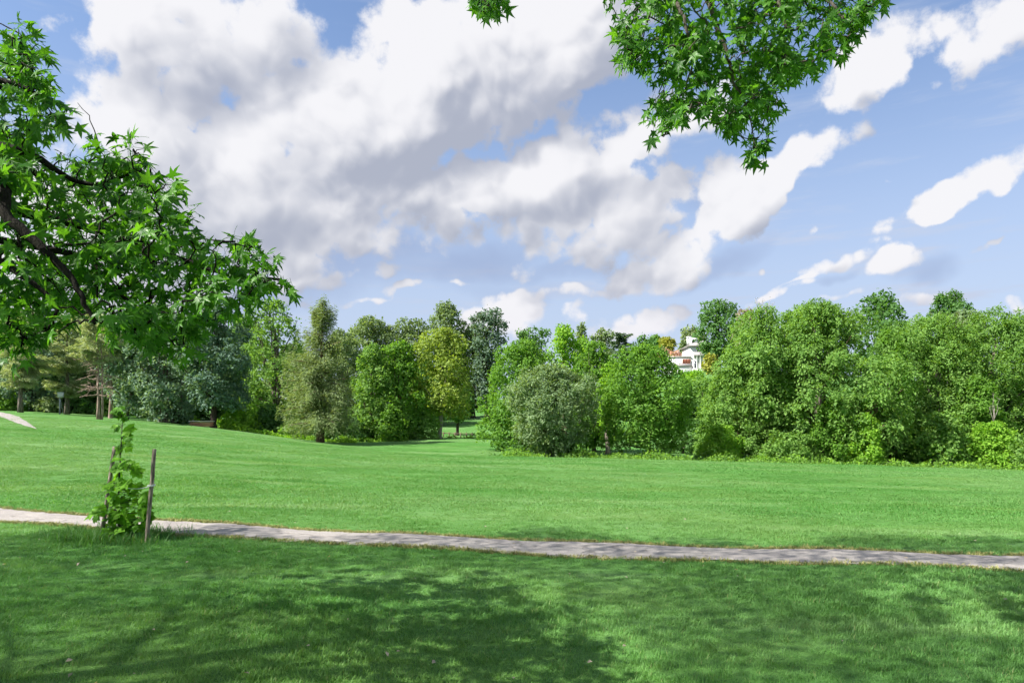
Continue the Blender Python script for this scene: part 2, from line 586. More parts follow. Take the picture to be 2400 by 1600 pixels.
def lawn_colour(g, pos, k=1.0):
    """mown turf: broad patches and fine streaks of the grass itself"""
    flat = g.vm('MULTIPLY', pos, (.55, 1.0, 0.0))
    a = g.sstep(g.noise(flat, .55, 5, .6), .32, .68)
    b = g.sstep(g.noise(flat, .12, 3, .5), .35, .65)
    s = g.sstep(g.noise(flat, 2.6, 4, .65), .3, .7)
    y_ = g.sstep(g.noise(g.vm('ADD', flat, (31.0, 7.0, 0.0)), .28, 5, .65), .50, .72)
    c = g.mix(a, (.062 * k, .215 * k, .032 * k), (.115 * k, .300 * k, .066 * k))
    c = g.mix(g.m('MULTIPLY', b, .7), c, (.190 * k, .345 * k, .120 * k))
    c = g.mix(g.m('MULTIPLY', s, .30), c, (.060 * k, .190 * k, .016 * k))
    c = g.mix(g.m('MULTIPLY', y_, .45), c, (.200 * k, .330 * k, .085 * k))
    t = g.sstep(g.noise(g.vm('MULTIPLY', pos, (.10, .5, 0.0)), 1.0, 4, .6), .52, .72)
    c = g.mix(g.m('MULTIPLY', t, .6), c, (.260 * k, .400 * k, .170 * k))
    return c


ax = grid_axis(-5200, 5200, 62, .95, 1.14)
ay = grid_axis(-1200, 9000, 60, .95, 1.14) + 40
GX, GY = np.meshgrid(ax, ay)
GV = np.stack([GX, GY, H(GX, GY)], -1).reshape(-1, 3)
nx, ny = len(ax), len(ay)
ii = (np.arange(ny - 1)[:, None] * nx + np.arange(nx - 1)[None, :]).ravel()
GF = np.stack([ii, ii + 1, ii + nx + 1, ii + nx], 1)
ground = link('ground', np_mesh('ground', GV, [GF], [ground_material()], smooth=True))
tag(ground, 'mown green meadow rolling away to the trees', kind='structure')


# ---------------------------------------------------------------- paths
def path_material():
    m, g, o = new_mat('path_gravel')
    pos = g.n('ShaderNodeNewGeometry').outputs['Position']
    f = g.noise(pos, 90.0, 5, .75)
    w = g.noise(pos, 1.6, 6, .65)
    c = g.mix(g.sstep(f, .3, .72), (.18, .165, .158), (.45, .415, .38))
    c = g.mix(g.m('MULTIPLY', g.sstep(w, .45, .70), .55), c, (.205, .185, .180))
    c = g.mix(g.m('MULTIPLY', g.sstep(g.noise(pos, 5.0, 4, .6), .56, .70), .45), c, (.50, .44, .39))
    sp = g.sstep(g.noise(pos, 160.0, 2, .5), .66, .74)
    c = g.mix(g.m('MULTIPLY', sp, .7), c, (.58, .53, .49))
    cr = g.n('ShaderNodeTexVoronoi', feature='DISTANCE_TO_EDGE')
    cr.inputs['Scale'].default_value = .7
    g.put(cr.inputs['Vector'], g.vm('ADD', pos, g.vm('SCALE', g.noise(pos, 3.0, 4, .6, col=True), .5)))
    c = g.mix(g.sstep(cr.outputs['Distance'], .004, .014, .55, 0.0), c, (.11, .095, .085))
    principled(g, o, c, .92, .15, bump(g, f, .8, .008))
    return m


def spline(P, n):
    P = np.asarray(P, float)
    t = np.linspace(0, len(P) - 1.0001, n)
    i = t.astype(int)
    f = (t - i)[:, None]
    Q = np.vstack([2 * P[0] - P[1], P, 2 * P[-1] - P[-2]])
    a, b, c, d = Q[i], Q[i + 1], Q[i + 2], Q[i + 3]
    return .5 * ((2 * b) + (-a + c) * f + (2 * a - 5 * b + 4 * c - d) * f ** 2 + (-a + 3 * b - 3 * c + d) * f ** 3)


PATHM = path_material()


def ground_at(px, py):
    d = 6.0
    for _ in range(80):
        x = (px - 1200) / F_PX * d
        d = d + .5 * ((CAMZ - float(H(x, d))) * F_PX / (py - HZ) - d)
    return np.array([(px - 1200) / F_PX * d, d, float(H((px - 1200) / F_PX * d, d))])


_pp = [tuple(ground_at(a_, b_)[:2]) for a_, b_ in ((0, 1208), (240, 1224), (480, 1240), (840, 1262), (1200, 1281), (1800, 1303), (2400, 1322))]
_s0 = np.array(_pp[0]) - np.array(_pp[1])
_e0 = np.array(_pp[-1]) - np.array(_pp[-2])
PATH_C = spline([tuple(np.array(_pp[0]) + _s0 * k_ + np.array([0, .10 * k_ * k_])) for k_ in (12, 8, 5, 3, 1.5)] + _pp
                + [tuple(np.array(_pp[-1]) + _e0 * k_ - np.array([0, .25 * k_ * k_])) for k_ in (1, 2.5, 4.5, 8)], 900)
PATH_W = .52


def ribbon(C, w, lift, taper=None, across=9, seed=1):
    rg = np.random.default_rng(seed)
    T = np.gradient(C, axis=0)
    T /= np.linalg.norm(T, axis=1, keepdims=True)
    N = np.stack([-T[:, 1], T[:, 0]], 1)
    k = len(C)

    def edge():
        e = rg.normal(0, 1, k)
        for sz in (9, 5):
            e = np.convolve(e, np.ones(sz) / sz, 'same')
        return e * .10 + rg.normal(0, .012, k)
    eL, eR = edge(), edge()
    wL, wR = w + eL, w + eR
    if taper is not None:
        wL, wR = wL * taper, wR * taper
    s = np.linspace(-1, 1, across)
    off = np.where(s[None, :] < 0, s[None, :] * wL[:, None], s[None, :] * wR[:, None])
    XY = C[:, None, :] + off[:, :, None] * N[:, None, :]
    Z = H(XY[..., 0], XY[..., 1]) + lift + .02 * (1 - s[None, :] ** 2)
    V = np.concatenate([XY, Z[..., None]], -1).reshape(-1, 3)
    i = (np.arange(k - 1)[:, None] * across + np.arange(across - 1)[None, :]).ravel()
    return V, np.stack([i, i + across, i + across + 1, i + 1], 1)


V, F = ribbon(PATH_C, PATH_W, .012)
tag(link('path', np_mesh('path', V, [F], [PATHM], smooth=True)), 'gravel footpath crossing the meadow', kind='structure')
FP = spline([((p_ - 1200) / F_PX * d_, d_) for p_, d_ in ((86, 46), (64, 51), (36, 59), (4, 70), (-40, 84))], 200)
tp = np.clip(np.linspace(0, 1.4, 200), .03, 1)
V, F = ribbon(FP, .8, .03, tp, seed=4)
tag(link('far_path', np_mesh('far_path', V, [F], [PATHM], smooth=True)), 'pale path on the slope under the pines', kind='structure')


def path_dist(x, y):
    C = PATH_C[::3]
    d = np.full(len(x), 1e9)
    for a in range(0, len(x), 20000):
        q = np.stack([x[a:a + 20000], y[a:a + 20000]], 1)
        d[a:a + 20000] = np.sqrt(((q[:, None, :] - C[None]) ** 2).sum(-1)).min(1)
    return d


# ---------------------------------------------------------------- grass
def grass_material():
    m, g, o = new_mat('grass_blade')
    pos = g.n('ShaderNodeNewGeometry').outputs['Position']
    at_ = g.n('ShaderNodeAttribute', attribute_name='tint').outputs['Fac']
    c = lawn_colour(g, pos, 1.05)
    c = g.mix(g.m('MULTIPLY', g.sstep(at_, .5, 1.0), .4), c, (.15, .30, .080))
    c = g.mix(g.m('MULTIPLY', g.sstep(at_, .955, .975), .45), c, (.34, .30, .14))
    p = principled(g, None, c, .55, .3)
    tr = g.n('ShaderNodeBsdfTranslucent')
    g.put(tr.inputs[0], g.mix(1.0, c, (1.5, 1.4, .7), 'MULTIPLY'))
    mx = g.n('ShaderNodeMixShader')
    mx.inputs[0].default_value = .35
    g.t.links.new(p, mx.inputs[1])
    g.t.links.new(tr.outputs[0], mx.inputs[2])
    g.t.links.new(mx.outputs[0], o.inputs[0])
    return m


GRASSM = grass_material()


def tuft_mesh(name, nb, rad, hmin, hmax, wid, rg):
    V, F, T = [], [], []
    for b in range(nb):
        a = rg.uniform(0, 2 * math.pi)
        r = rad * math.sqrt(rg.uniform())
        p = np.array([r * math.cos(a), r * math.sin(a), -.01])
        h = rg.uniform(hmin, hmax)
        la = rg.uniform(0, 2 * math.pi)
        lean = np.array([math.cos(la), math.sin(la), 0]) * h * rg.uniform(.25, 1.0)
        side = np.array([-math.sin(la), math.cos(la), 0]) * wid * rg.uniform(.7, 1.3) / 2
        i = len(V)
        for t, w in ((0, 1), (.5, .85)):
            c = p + np.array([0, 0, h * t * (1.1 - .25 * t)]) + lean * t * t
            V += [c - side * w, c + side * w]
        V.append(p + np.array([0, 0, h * .85]) + lean)
        F.append([(i, i + 1, i + 3, i + 2), (i + 2, i + 3, i + 4)])
        T += [rg.uniform()] * 5
    q = np.array([f[0] for f in F])
    t3 = np.array([f[1] for f in F])
    return np_mesh(name, np.array(V), [q, t3], [GRASSM], T)


def scatter(rows):
    """jittered points per distance band: (y0, y1, per m2, side margin)"""
    out = []
    for y0, y1, den, mar in rows:
        X1 = .76 * y1 + mar
        n = int((y1 - y0) * 2 * X1 * den)
        x = RNG.uniform(-X1, X1, n)
        y = RNG.uniform(y0, y1, n)
        k = np.abs(x) < .76 * y + mar
        out.append(np.stack([x[k], y[k]], 1))
    return np.concatenate(out)


def gn_scatter(name, pts, rot, scl, tufts, label):
    me = bpy.data.meshes.new(name)
    me.vertices.add(len(pts))
    me.vertices.foreach_set('co', pts.astype(np.float32).ravel())
    for nm, arr, typ in (('rot', rot, 'FLOAT_VECTOR'), ('scl', scl, 'FLOAT'), ('pick', RNG.integers(0, len(tufts), len(pts)), 'INT')):
        a_ = me.attributes.new(nm, typ, 'POINT')
        if typ == 'FLOAT_VECTOR':
            a_.data.foreach_set('vector', arr.astype(np.float32).ravel())
        else:
            a_.data.foreach_set('value', arr.astype(np.float32 if typ == 'FLOAT' else np.int32))
    o = link(name, me)
    tag(o, label, kind='stuff')
    tcol = bpy.data.collections.new(name + '_tufts')
    for t in tufts:
        tcol.objects.link(bpy.data.objects.new('tuft', t))
    ng = bpy.data.node_groups.new(name + '_nodes', 'GeometryNodeTree')
    ng.interface.new_socket('Geometry', in_out='INPUT', socket_type='NodeSocketGeometry')
    ng.interface.new_socket('Geometry', in_out='OUTPUT', socket_type='NodeSocketGeometry')
    N = ng.nodes
    gi, go = N.new('NodeGroupInput'), N.new('NodeGroupOutput')
    ci = N.new('GeometryNodeCollectionInfo')
    ci.inputs['Collection'].default_value = tcol
    ci.inputs['Separate Children'].default_value = True
    ci.inputs['Reset Children'].default_value = True
    m2p = N.new('GeometryNodeMeshToPoints')
    ip = N.new('GeometryNodeInstanceOnPoints')
    ip.inputs['Pick Instance'].default_value = True

    def attr(nm, typ):
        a_ = N.new('GeometryNodeInputNamedAttribute')
        a_.data_type = typ
        a_.inputs['Name'].default_value = nm
        return a_.outputs['Attribute']
    L = ng.links.new
    L(gi.outputs[0], m2p.inputs['Mesh'])
    L(m2p.outputs[0], ip.inputs['Points'])
    L(ci.outputs[0], ip.inputs['Instance'])
    L(attr('pick', 'INT'), ip.inputs['Instance Index'])
    L(attr('rot', 'FLOAT_VECTOR'), ip.inputs['Rotation'])
    L(attr('scl', 'FLOAT'), ip.inputs['Scale'])
    L(ip.outputs[0], go.inputs[0])
    md = o.modifiers.new('scatter', 'NODES')
    md.node_group = ng
    return o


def grass(name, bands, tufts, smin, smax, label):
    P = scatter(bands)
    pd = path_dist(P[:, 0], P[:, 1])
    P = P[pd > PATH_W + .03]
    n = len(P)
    pts = np.stack([P[:, 0], P[:, 1], H(P[:, 0], P[:, 1])], 1)
    # taller and shorter patches of the turf
    lf = .5 + .5 * np.sin(P[:, 0] * .8 + 2 * np.sin(P[:, 1] * .6)) * np.sin(P[:, 1] * .9 + 1.7 * np.sin(P[:, 0] * .45))
    scl = (smin + (smax - smin) * RNG.uniform(0, 1, n)) * (.82 + .36 * lf)
    rot = np.stack([RNG.normal(0, .08, n), RNG.normal(0, .08, n), RNG.uniform(0, 6.28, n)], 1)
    return gn_scatter(name, pts, rot, scl, tufts, label)


rg = np.random.default_rng(3)
near_t = [tuft_mesh('tuft_near', 40, .09, .022, .06, .0042, rg) for _ in range(6)]
mid_t = [tuft_mesh('tuft_mid', 44, .19, .02, .045, .009, rg) for _ in range(6)]
far_t = [tuft_mesh('tuft_far', 44, .45, .018, .038, .022, rg) for _ in range(5)]
grass('grass', [(2.6, 7, 190, 1.5), (7, 13, 130, 1.5)], near_t, .7, 1.25, 'short shaded grass in the foreground')
grass('meadow_grass', [(13, 20, 60, 3), (20, 30, 34, 3)], mid_t, .8, 1.3, 'sunlit mown grass beyond the footpath')
grass('far_grass', [(30, 48, 9, 3), (48, 66, 5, 4)], far_t, .8, 1.25, 'sunlit mown grass towards the trees')

# ================================================================ trees
def unit(v):
    return v / (np.linalg.norm(v, axis=-1, keepdims=True) + 1e-9)


def leaf_quads(C, A, N, L, W, fold=.12):
    A = unit(A)
    N = unit(N - (N * A).sum(-1, keepdims=True) * A)
    B = np.cross(A, N)
    L, W = np.asarray(L)[:, None], np.asarray(W)[:, None]
    V = np.empty((len(C), 4, 3))
    V[:, 0] = C - A * L * .5
    V[:, 1] = C + B * W * .5 + N * W * fold
    V[:, 2] = C + A * L * .5 - N * L * .08
    V[:, 3] = C - B * W * .5 + N * W * fold
    n = len(C)
    F = np.arange(4 * n).reshape(n, 4)
    return V.reshape(-1, 3), F


PROF = {
    'round': lambda t: np.clip(1 - (2 * t - 1) ** 2, 0, 1) ** .5,
    'egg': lambda t: np.where(t < .38, np.sqrt(np.clip(1 - .62 * ((.38 - t) / .38) ** 2, 0, 1)), np.sqrt(np.clip(1 - ((t - .38) / .62) ** 2, 0, 1))),
    'dome': lambda t: np.sqrt(np.clip(1 - t ** 2.2, 0, 1)),
    'tall': lambda t: np.clip(np.sin(np.pi * np.clip(t * .93 + .07, 0, 1) ** .75), 0, 1) ** .55,
    'vase': lambda t: np.where(t < .7, .45 + .55 * (t / .7) ** .8, np.sqrt(np.clip(1 - ((t - .7) / .3) ** 2, 0, 1))),
    'cone': lambda t: np.clip(1 - t, 0, 1) ** .8 * .97 + .03,
    'cypress': lambda t: np.interp(t, [0, .1, .3, .5, .64, .70, .78, .86, .93, 1], [.9, 1, .93, .8, .66, .45, .30, .33, .24, .03]),
    'mush': lambda t: np.where(t < .3, .55 + .45 * (t / .3), np.sqrt(np.clip(1 - ((t - .3) / .7) ** 2, 0, 1))),
}


def wobble(th, t, rg, amp):
    out = np.zeros_like(th)
    for k, m in ((2, 1.0), (3, 2.2), (5, 3.1), (4, 5.0)):
        out += np.cos(k * th + rg.uniform(0, 6.28) + m * 3 * t + rg.uniform(0, 6)) * rg.uniform(.4, 1)
    return 1 + amp * out / 2


def shell_clumps(rg, prof, R, zb, zt, nc, cr, amp):
    f = PROF[prof]
    t = rg.uniform(0, 1, nc * 6)
    t = t[rg.uniform(0, 1, nc * 6) < f(t) * .85 + .15][:nc]
    nc = len(t)
    th = rg.uniform(0, 2 * math.pi, nc)
    rr = f(t) * R * wobble(th, t, rg, amp) * rg.uniform(.9, 1.04, nc)
    rc = R * cr * rg.uniform(.65, 1.35, nc)
    q = np.sqrt(rg.uniform(.55, 1, nc)) * np.clip(1 - .6 * rc / np.maximum(rr, rc), .3, 1)
    return np.stack([rr * q * np.cos(th), rr * q * np.sin(th), zb + (zt - zb) * t - rc * .6 * t], 1), rc


def clumps(rg, prof, R, zb, zt, nc, cr, amp=.16, inner=.25, back=.5, lob=None, shell=.4):
    """boughs first, then leaf clumps over each bough: lumpy outline, dark hollows between"""
    f = PROF[prof]
    hgt = zt - zb
    rb0 = min(R, hgt * .5)
    nb = lob or int(np.clip(4.2 * (hgt / rb0) * (R / rb0) ** 1.5, 11, 60))
    ks = np.arange(nb)
    t = (ks + rg.uniform(.1, .9, nb)) / nb
    t = t * .96 + .02
    th = ks * 2.39996 + rg.normal(0, .45, nb)
    rr = f(t) * R * wobble(th, t, rg, amp)
    rb = rb0 * rg.uniform(.34, .60, nb) * (1 - .22 * t)
    rr = np.maximum(rr - rb * rg.uniform(.5, .95, nb), 0)
    B = np.stack([rr * np.cos(th), rr * np.sin(th), zb + hgt * t], 1)
    B[:, 2] = np.clip(B[:, 2], zb + rb * .5, np.maximum(zt - rb * rg.uniform(.55, 1.1, nb), zb + rb * .5))
    B[np.argmax(t), 2] = zt - rb[np.argmax(t)] * .9
    w = rb ** 2
    cnt = np.maximum(2, (nc * (1 - inner) * (1 - shell) * w / w.sum()).astype(int))
    bi = np.repeat(np.arange(nb), cnt)
    n = len(bi)
    out = unit(B * np.array([1, 1, 0]) + np.array([0, 0, 1e-3]))
    dv = unit(rg.normal(0, 1, (n, 3)) + out[bi] * .55 + np.array([0, 0, .25]))
    rc = R * cr * rg.uniform(.6, 1.3, n)
    P = B[bi] + dv * (np.maximum(rb[bi] - rc * .5, rb[bi] * .35))[:, None] * np.array([1, 1, .85])
    # some clumps fill the inside
    m = int(nc * inner)
    t2, th2 = rg.uniform(.04, .9, m), rg.uniform(0, 6.283, m)
    q = f(t2) * R * rg.uniform(.1, .62, m)
    P2 = np.stack([q * np.cos(th2), q * np.sin(th2), zb + hgt * t2], 1)
    P3, rc3 = shell_clumps(rg, prof, R, zb, zt, int(nc * (1 - inner) * shell) + 1, cr, amp)
    P, rc = np.vstack([P, P2, P3]), np.concatenate([rc, R * cr * rg.uniform(.8, 1.2, m), rc3])
    P[:, 2] = np.maximum(P[:, 2], zb + rc * .35)
    drop = (P[:, 1] > .3 * R) & (rg.uniform(0, 1, len(P)) < back)
    CN = unit(P - np.vstack([B[bi], P2 * np.array([.4, .4, .9]), P3 * np.array([.25, .25, .85])]) + np.array([0, 0, .35 * R * .4]) + rg.normal(0, .16 * R, P.shape))
    return P[~drop], rc[~drop], CN[~drop]


def make_crown(rg, P, rc, nleaf, L, asp, style, droop, flat, CN):
    w = rc ** 2
    cnt = np.maximum(3, (nleaf * w / w.sum()).astype(int))
    idx = np.repeat(np.arange(len(P)), cnt)
    n = len(idx)
    Rm = rc[idx][:, None]
    axis0 = unit(P[idx] * np.array([1, 1, 0.0]) + np.array([0, 0, 1e-3]))
    if style == 'spray':
        # thin arching twigs, leaves strung along them
        ns = np.maximum(1, (cnt / 9).astype(int))
        off = np.concatenate([[0], np.cumsum(ns)[:-1]])
        sd = unit(rg.normal(0, 1, (ns.sum(), 3)) + np.array([0, 0, .35]))
        si = off[idx] + (rg.uniform(0, 1, n) * ns[idx]).astype(int)
        sdir = unit(sd[si] + axis0 * .55)
        s = rg.uniform(.15, 1.25, n)[:, None]
        C = P[idx] + sdir * Rm * s + rg.normal(0, 1, (n, 3)) * L * .55
        C[:, 2] -= droop * (s[:, 0] ** 2) * Rm[:, 0]
        A = unit(sdir + np.array([0, 0, -droop * 1.1]) + rg.normal(0, .45, (n, 3)))
        N = rg.normal(0, .45, (n, 3)) + np.array([0, 0, .5]) + sdir * .2 + CN[idx] * .7
    else:
        # flattish sprays of leaves, each facing its own way out of the crown
        cn = CN[idx]
        dv = unit(rg.normal(0, 1, (n, 3)))
        r = rg.uniform(0, 1, n)[:, None] ** .45 * 1.1
        ofs = dv * Rm * r
        ofs = ofs - cn * ((ofs * cn).sum(1, keepdims=True) * .5)
        C = P[idx] + ofs - cn * Rm * (r ** 2) * .35 + rg.normal(0, 1, (n, 3)) * L * .35
        N = cn * .95 + dv * .35 + np.array([0, 0, .25]) + rg.normal(0, .38, (n, 3))
        A = rg.normal(0, 1, (n, 3)) + axis0 * .5 + np.array([0, 0, -droop])
    Ls = L * rg.uniform(.65, 1.3, n)
    V, F = leaf_quads(C, A, N, Ls, Ls * asp)
    ct = rg.uniform(0, 1, len(P))
    tint = np.clip(.30 * ct[idx] + .70 * rg.uniform(0, 1, n) ** 1.2, 0, 1)
    return V, F, np.repeat(tint, 4)


def conifer(rg, R, zb, zt, L, asp, nbr, prof='cone', droop=.15, gap=None, nleaf=24000, plate=.25):
    """whorled limbs with flat sprays; returns foliage and limb lines"""
    f = PROF[prof]
    Vc, lines = [], []
    t = np.sort(rg.uniform(0, .985, nbr) ** 1.05)
    cs, As, Ns = [], [], []
    wts = []
    brs = []
    for ti in t:
        if gap and gap[0] < ti < gap[1] and rg.uniform() < gap[2]:
            continue
        th = rg.uniform(0, 2 * math.pi)
        ln = R * float(f(np.array(ti))) * rg.uniform(.5, 1.15)
        if math.sin(th) > .5 and rg.uniform() < .4:
            continue
        z0 = zb + (zt - zb) * ti
        d = np.array([math.cos(th), math.sin(th), rg.uniform(-.05, .25) + .45 * ti])
        p1 = np.array([0, 0, z0]) + d * ln
        p1[2] -= droop * ln
        brs.append((np.array([0, 0, z0]), p1, ln))
        wts.append(ln + .15 * R)
    wts = np.array(wts) / sum(wts)
    for (p0, p1, ln), w in zip(brs, wts):
        n = max(6, int(nleaf * w))
        s = rg.uniform(.12, 1.02, n)
        ax_ = unit((p1 - p0)[None])[0]
        sd = unit(np.cross(ax_, [0, 0, 1.])[None])[0]
        sp = (1.05 - s) * ln * .42 * rg.uniform(-1, 1, n) + rg.normal(0, .10 * R * .5, n)
        c = p0 + (p1 - p0) * s[:, None] + sd * sp[:, None]
        c[:, 2] += 4 * s * (1 - s) * ln * .06 - np.abs(sp) * .35 + rg.normal(0, plate * L, n)
        a = ax_ * .8 + sd * np.sign(sp)[:, None] * .7 + rg.normal(0, .35, (n, 3)) + np.array([0, 0, -.35])
        cs.append(c)
        As.append(a)
        Ns.append(rg.normal(0, .55, (n, 3)) + np.array([0, 0, .9]))
        lines.append(curve(p0, p1 * .9 + p0 * .1, 4, (0, 0, ln * .05)))
    C, A, N = np.concatenate(cs), np.concatenate(As), np.concatenate(Ns)
    Ls = L * rg.uniform(.6, 1.3, len(C))
    V, F = leaf_quads(C, A, N, Ls, Ls * asp)
    return V, F, np.repeat(np.clip(rg.normal(.5, .25, len(C)), 0, 1), 4), lines


NTRIS = 0


def tree(name, label, px, d, top, bot, wid, prof='egg', leaf='maple', bark='grey', dens=1.0, asp=.62, style='clump', droop=.3,
         cr=.23, nc=None, amp=.16, tr=None, lean=(0, 0), limbs=14, cat='tree', group=None, seed=None, lk=.0039, base_px=None,
         trunk=True, flat=.8, gap=None, nbr=90, inner=.25, sink=0.0, trunk_top=.75, plate=.25, twin=0.0, shell=.4):
    global NTRIS
    rg = np.random.default_rng(seed if seed is not None else int(px * 7 + d * 13 + top))
    x = (px - 1200) / F_PX * d
    bx = (base_px - 1200) / F_PX * d if base_px is not None else x
    z0 = float(H(bx, d)) - sink
    zt = CAMZ + (HZ - top) / F_PX * d - z0
    zb = max(CAMZ + (HZ - bot) / F_PX * d - z0, 0.0)
    R = wid / 2 / F_PX * d
    root = tag(link(name, None, loc=(bx, d, z0)), label, cat, group)
    L = max(.17, d * lk * 1.09)
    hgt = zt - zb
    area = 2 * math.pi * R * (R * .9 + hgt * .72)
    off = np.array([x - bx, 0, 0])
    mb = MB()
    tr = tr if tr is not None else max(.10, .022 * zt + .02 * R)
    if style in ('conifer', 'pine'):
        nl = int(dens * 1.5 * area / (L * L * asp * .5))
        V, F, T, lines = conifer(rg, R, zb, zt, L, asp, nbr, prof, droop, gap, nl, plate)
        V = V + off
        if trunk:
            top_p = off + np.array([0, 0, zt * .98])
            mb.tube(curve((0, 0, -.3), top_p, 9, (0, 0, 0), rg, tr * .12), np.linspace(1, .08, 9) * tr * np.array([1.35, 1.08] + [1] * 7), 9)
            for ln in lines[::2]:
                mb.tube(ln + off, np.linspace(.16, .05, 4) * tr + .012, 4, False)
    else:
        if nc is None:
            cr = max(cr * .62, .26 / R) if style != 'spray' else cr * .8
            nc = int(np.clip(area / (R * cr) ** 2 * .80, 30, 2200))
        P, rc, CN = clumps(rg, prof, R, zb, zt, nc, cr, amp, inner, shell=shell)
        nl = int(dens * 1.6 * area / (L * L * asp * .5))
        V, F, T = make_crown(rg, P, rc, nl, L, asp, style, droop, flat, CN)
        V = V + off
        if trunk:
            ztop = zb + hgt * trunk_top
            mid = off * .5 + np.array([lean[0], lean[1], ztop * .5])
            tp_ = off + np.array([lean[0] * .5, lean[1] * .5, ztop])
            P3 = np.array([(0, 0, -.35), (0, 0, .05), (0, 0, .5), mid * .6 + np.array([0, 0, 0]), mid, (mid + tp_) / 2, tp_])
            P3[3:6] += rg.normal(0, tr * .5, (3, 3)) * np.array([1, 1, 0])
            order = np.argsort(P3[:, 2])
            P3 = P3[order]
            mb.tube(P3, np.array([1.6, 1.35, 1.08, .95, .8, .55, .2]) * tr, 9)
            if twin:
                mb.tube(curve((twin, .1, -.2), tp_ + np.array([twin * 3, 0, -hgt * .2]), 6, (twin * .5, 0, 0), rg, tr * .3), np.linspace(1, .2, 6) * tr * .85, 8)
            sel = rg.permutation(len(P))[:limbs]
            for k in sel:
                s = rg.uniform(.25, .8)
                zj = max(zb * .75 + (P[k][2] - zb * .75) * s * .75, .6)
                zj = min(zj, ztop * .95)
                fr = zj / max(ztop, .1)
                p0 = np.array([np.interp(zj, P3[:, 2], P3[:, 0]), np.interp(zj, P3[:, 2], P3[:, 1]), zj])
                p1 = P[k] + off
                r0 = tr * (1.05 - .8 * fr) * .5
                mb.tube(curve(p0, p1, 5, (0, 0, -.04 * np.linalg.norm(p1 - p0)), rg, .04 * R * .5), np.linspace(r0, r0 * .2 + .006, 5), 5, False)
    NTRIS += 2 * len(F)
    if trunk and mb.n:
        mb.build('trunk', BARK[bark], root, True)
    cro = link('crown', np_mesh('crown', V, [F], [LEAF[leaf]], T), root)
    cro['kind'] = 'stuff'
    return root


def bare_tree(name, label, px, d, top, bot, wid, bark='pale', n=9, seed=1, group=None, r0=.10, cat='tree', base_z=None):
    rg = np.random.default_rng(seed)
    x = (px - 1200) / F_PX * d
    z0 = float(H(x, d))
    zt, zb = CAMZ + (HZ - top) / F_PX * d - z0, CAMZ + (HZ - bot) / F_PX * d - z0
    R = wid / 2 / F_PX * d
    root = tag(link(name, None, loc=(x, d, z0)), label, cat, group)
    tk, br = MB(), MB()
    tk.tube(curve((0, 0, -.2), (rg.normal(0, .1) * R, 0, zb + (zt - zb) * .55), 8, (0, 0, 0), rg, .05), np.linspace(r0 * 1.3, r0 * .4, 8), 7)
    for i in range(n):
        z = zb + (zt - zb) * rg.uniform(-.05, .5)
        th = rg.uniform(0, 6.28)
        tip = np.array([R * math.cos(th) * rg.uniform(.5, 1), R * math.sin(th) * .6, zb + (zt - zb) * rg.uniform(.55, 1.0)])
        c = curve((0, 0, z), tip, 6, (tip[0] * .12, 0, -.05 * R), rg, .05 * R)
        br.tube(c, np.linspace(r0 * .5, r0 * .12, 6), 5)
        for j in range(6):
            q = c[rg.integers(2, 6)]
            t2 = q + np.array([rg.normal(0, .32), rg.normal(0, .32), rg.uniform(.1, .5)]) * R * .8
            br.tube(curve(q, t2, 4, (0, 0, 0), rg, .04 * R), np.linspace(r0 * .2, r0 * .07, 4), 4, False)
    tk.build('trunk', BARK[bark], root, True)
    b = br.build('branch', BARK[bark], root, True)
    b['kind'] = 'stuff'
    return root


GL = 'trees on the left slope'
GM = 'trees in the middle hollow'
GR = 'trees on the right edge of the meadow'
GB = 'trees on the far hill'
GS = 'shrubs under the trees'

# ---------------- left slope
tree('pine_tree', 'olive pine with dark trunk at the left edge of the photo', 48, 84, 735, 905, 150, 'mush', 'pine', 'grey', style='conifer', asp=.16, lk=.0052, nbr=80, dens=.9, droop=.12, group=GL, tr=.28)
tree('pine_tree', 'tall greyish pine behind the post with the white box', 157, 90, 745, 925, 150, 'mush', 'pine', 'grey', style='conifer', asp=.16, lk=.0052, nbr=80, dens=.8, droop=.1, group=GL, tr=.30, gap=(.1, .35, .5))
tree('pine_tree', 'twin trunked pinkish pine with bare lower branches standing on the open slope', 228, 72, 745, 858, 130, 'mush', 'pine', 'pink', style='conifer', asp=.16, lk=.0055, nbr=48, dens=.6, droop=.06, group=GL, tr=.17, base_px=231, gap=(.0, .2, .5))
tp_root = bpy.data.objects['pine_tree.002']
db = MB()
rgd = np.random.default_rng(31)
for i_ in range(44):
    z_ = rgd.uniform(2.6, 7.2)
    th_ = rgd.uniform(0, 6.28) if i_ % 3 else rgd.uniform(2.4, 3.9)
    ln_ = rgd.uniform(.8, 2.6)
    e_ = np.array([math.cos(th_) * ln_, math.sin(th_) * ln_ * .7, z_ + rgd.uniform(-1.1, .9)])
    c_ = curve((0, 0, z_), e_, 6, (0, 0, rgd.uniform(-.2, .3)), rgd, .06)
    db.tube(c_, np.linspace(.05, .018, 6), 4, False)
    for j_ in range(3):
        q_ = c_[rgd.integers(2, 6)]
        db.tube(curve(q_, q_ + rgd.normal(0, .45, 3) * np.array([1, .7, .6]), 4, (0, 0, 0), rgd, .03), np.linspace(.032, .016, 4), 4, False)
o_ = db.build('dead_branch', BARK['pink'], tp_root)
o_['kind'] = 'stuff'
db = MB()
db.tube(curve((.22, .15, -.2), (.12, .1, 8.2), 8, (.18, 0, 0), rgd, .02), np.linspace(.14, .06, 8), 8)
db.build('trunk', BARK['pink'], tp_root, True)
tree('leaning_tree', 'pale leaning trunk just right of the twin trunked pine', 252, 80, 735, 850, 110, 'round', 'pine', 'pink', group=GL, tr=.20, base_px=259, limbs=9, dens=.6, cr=.3)
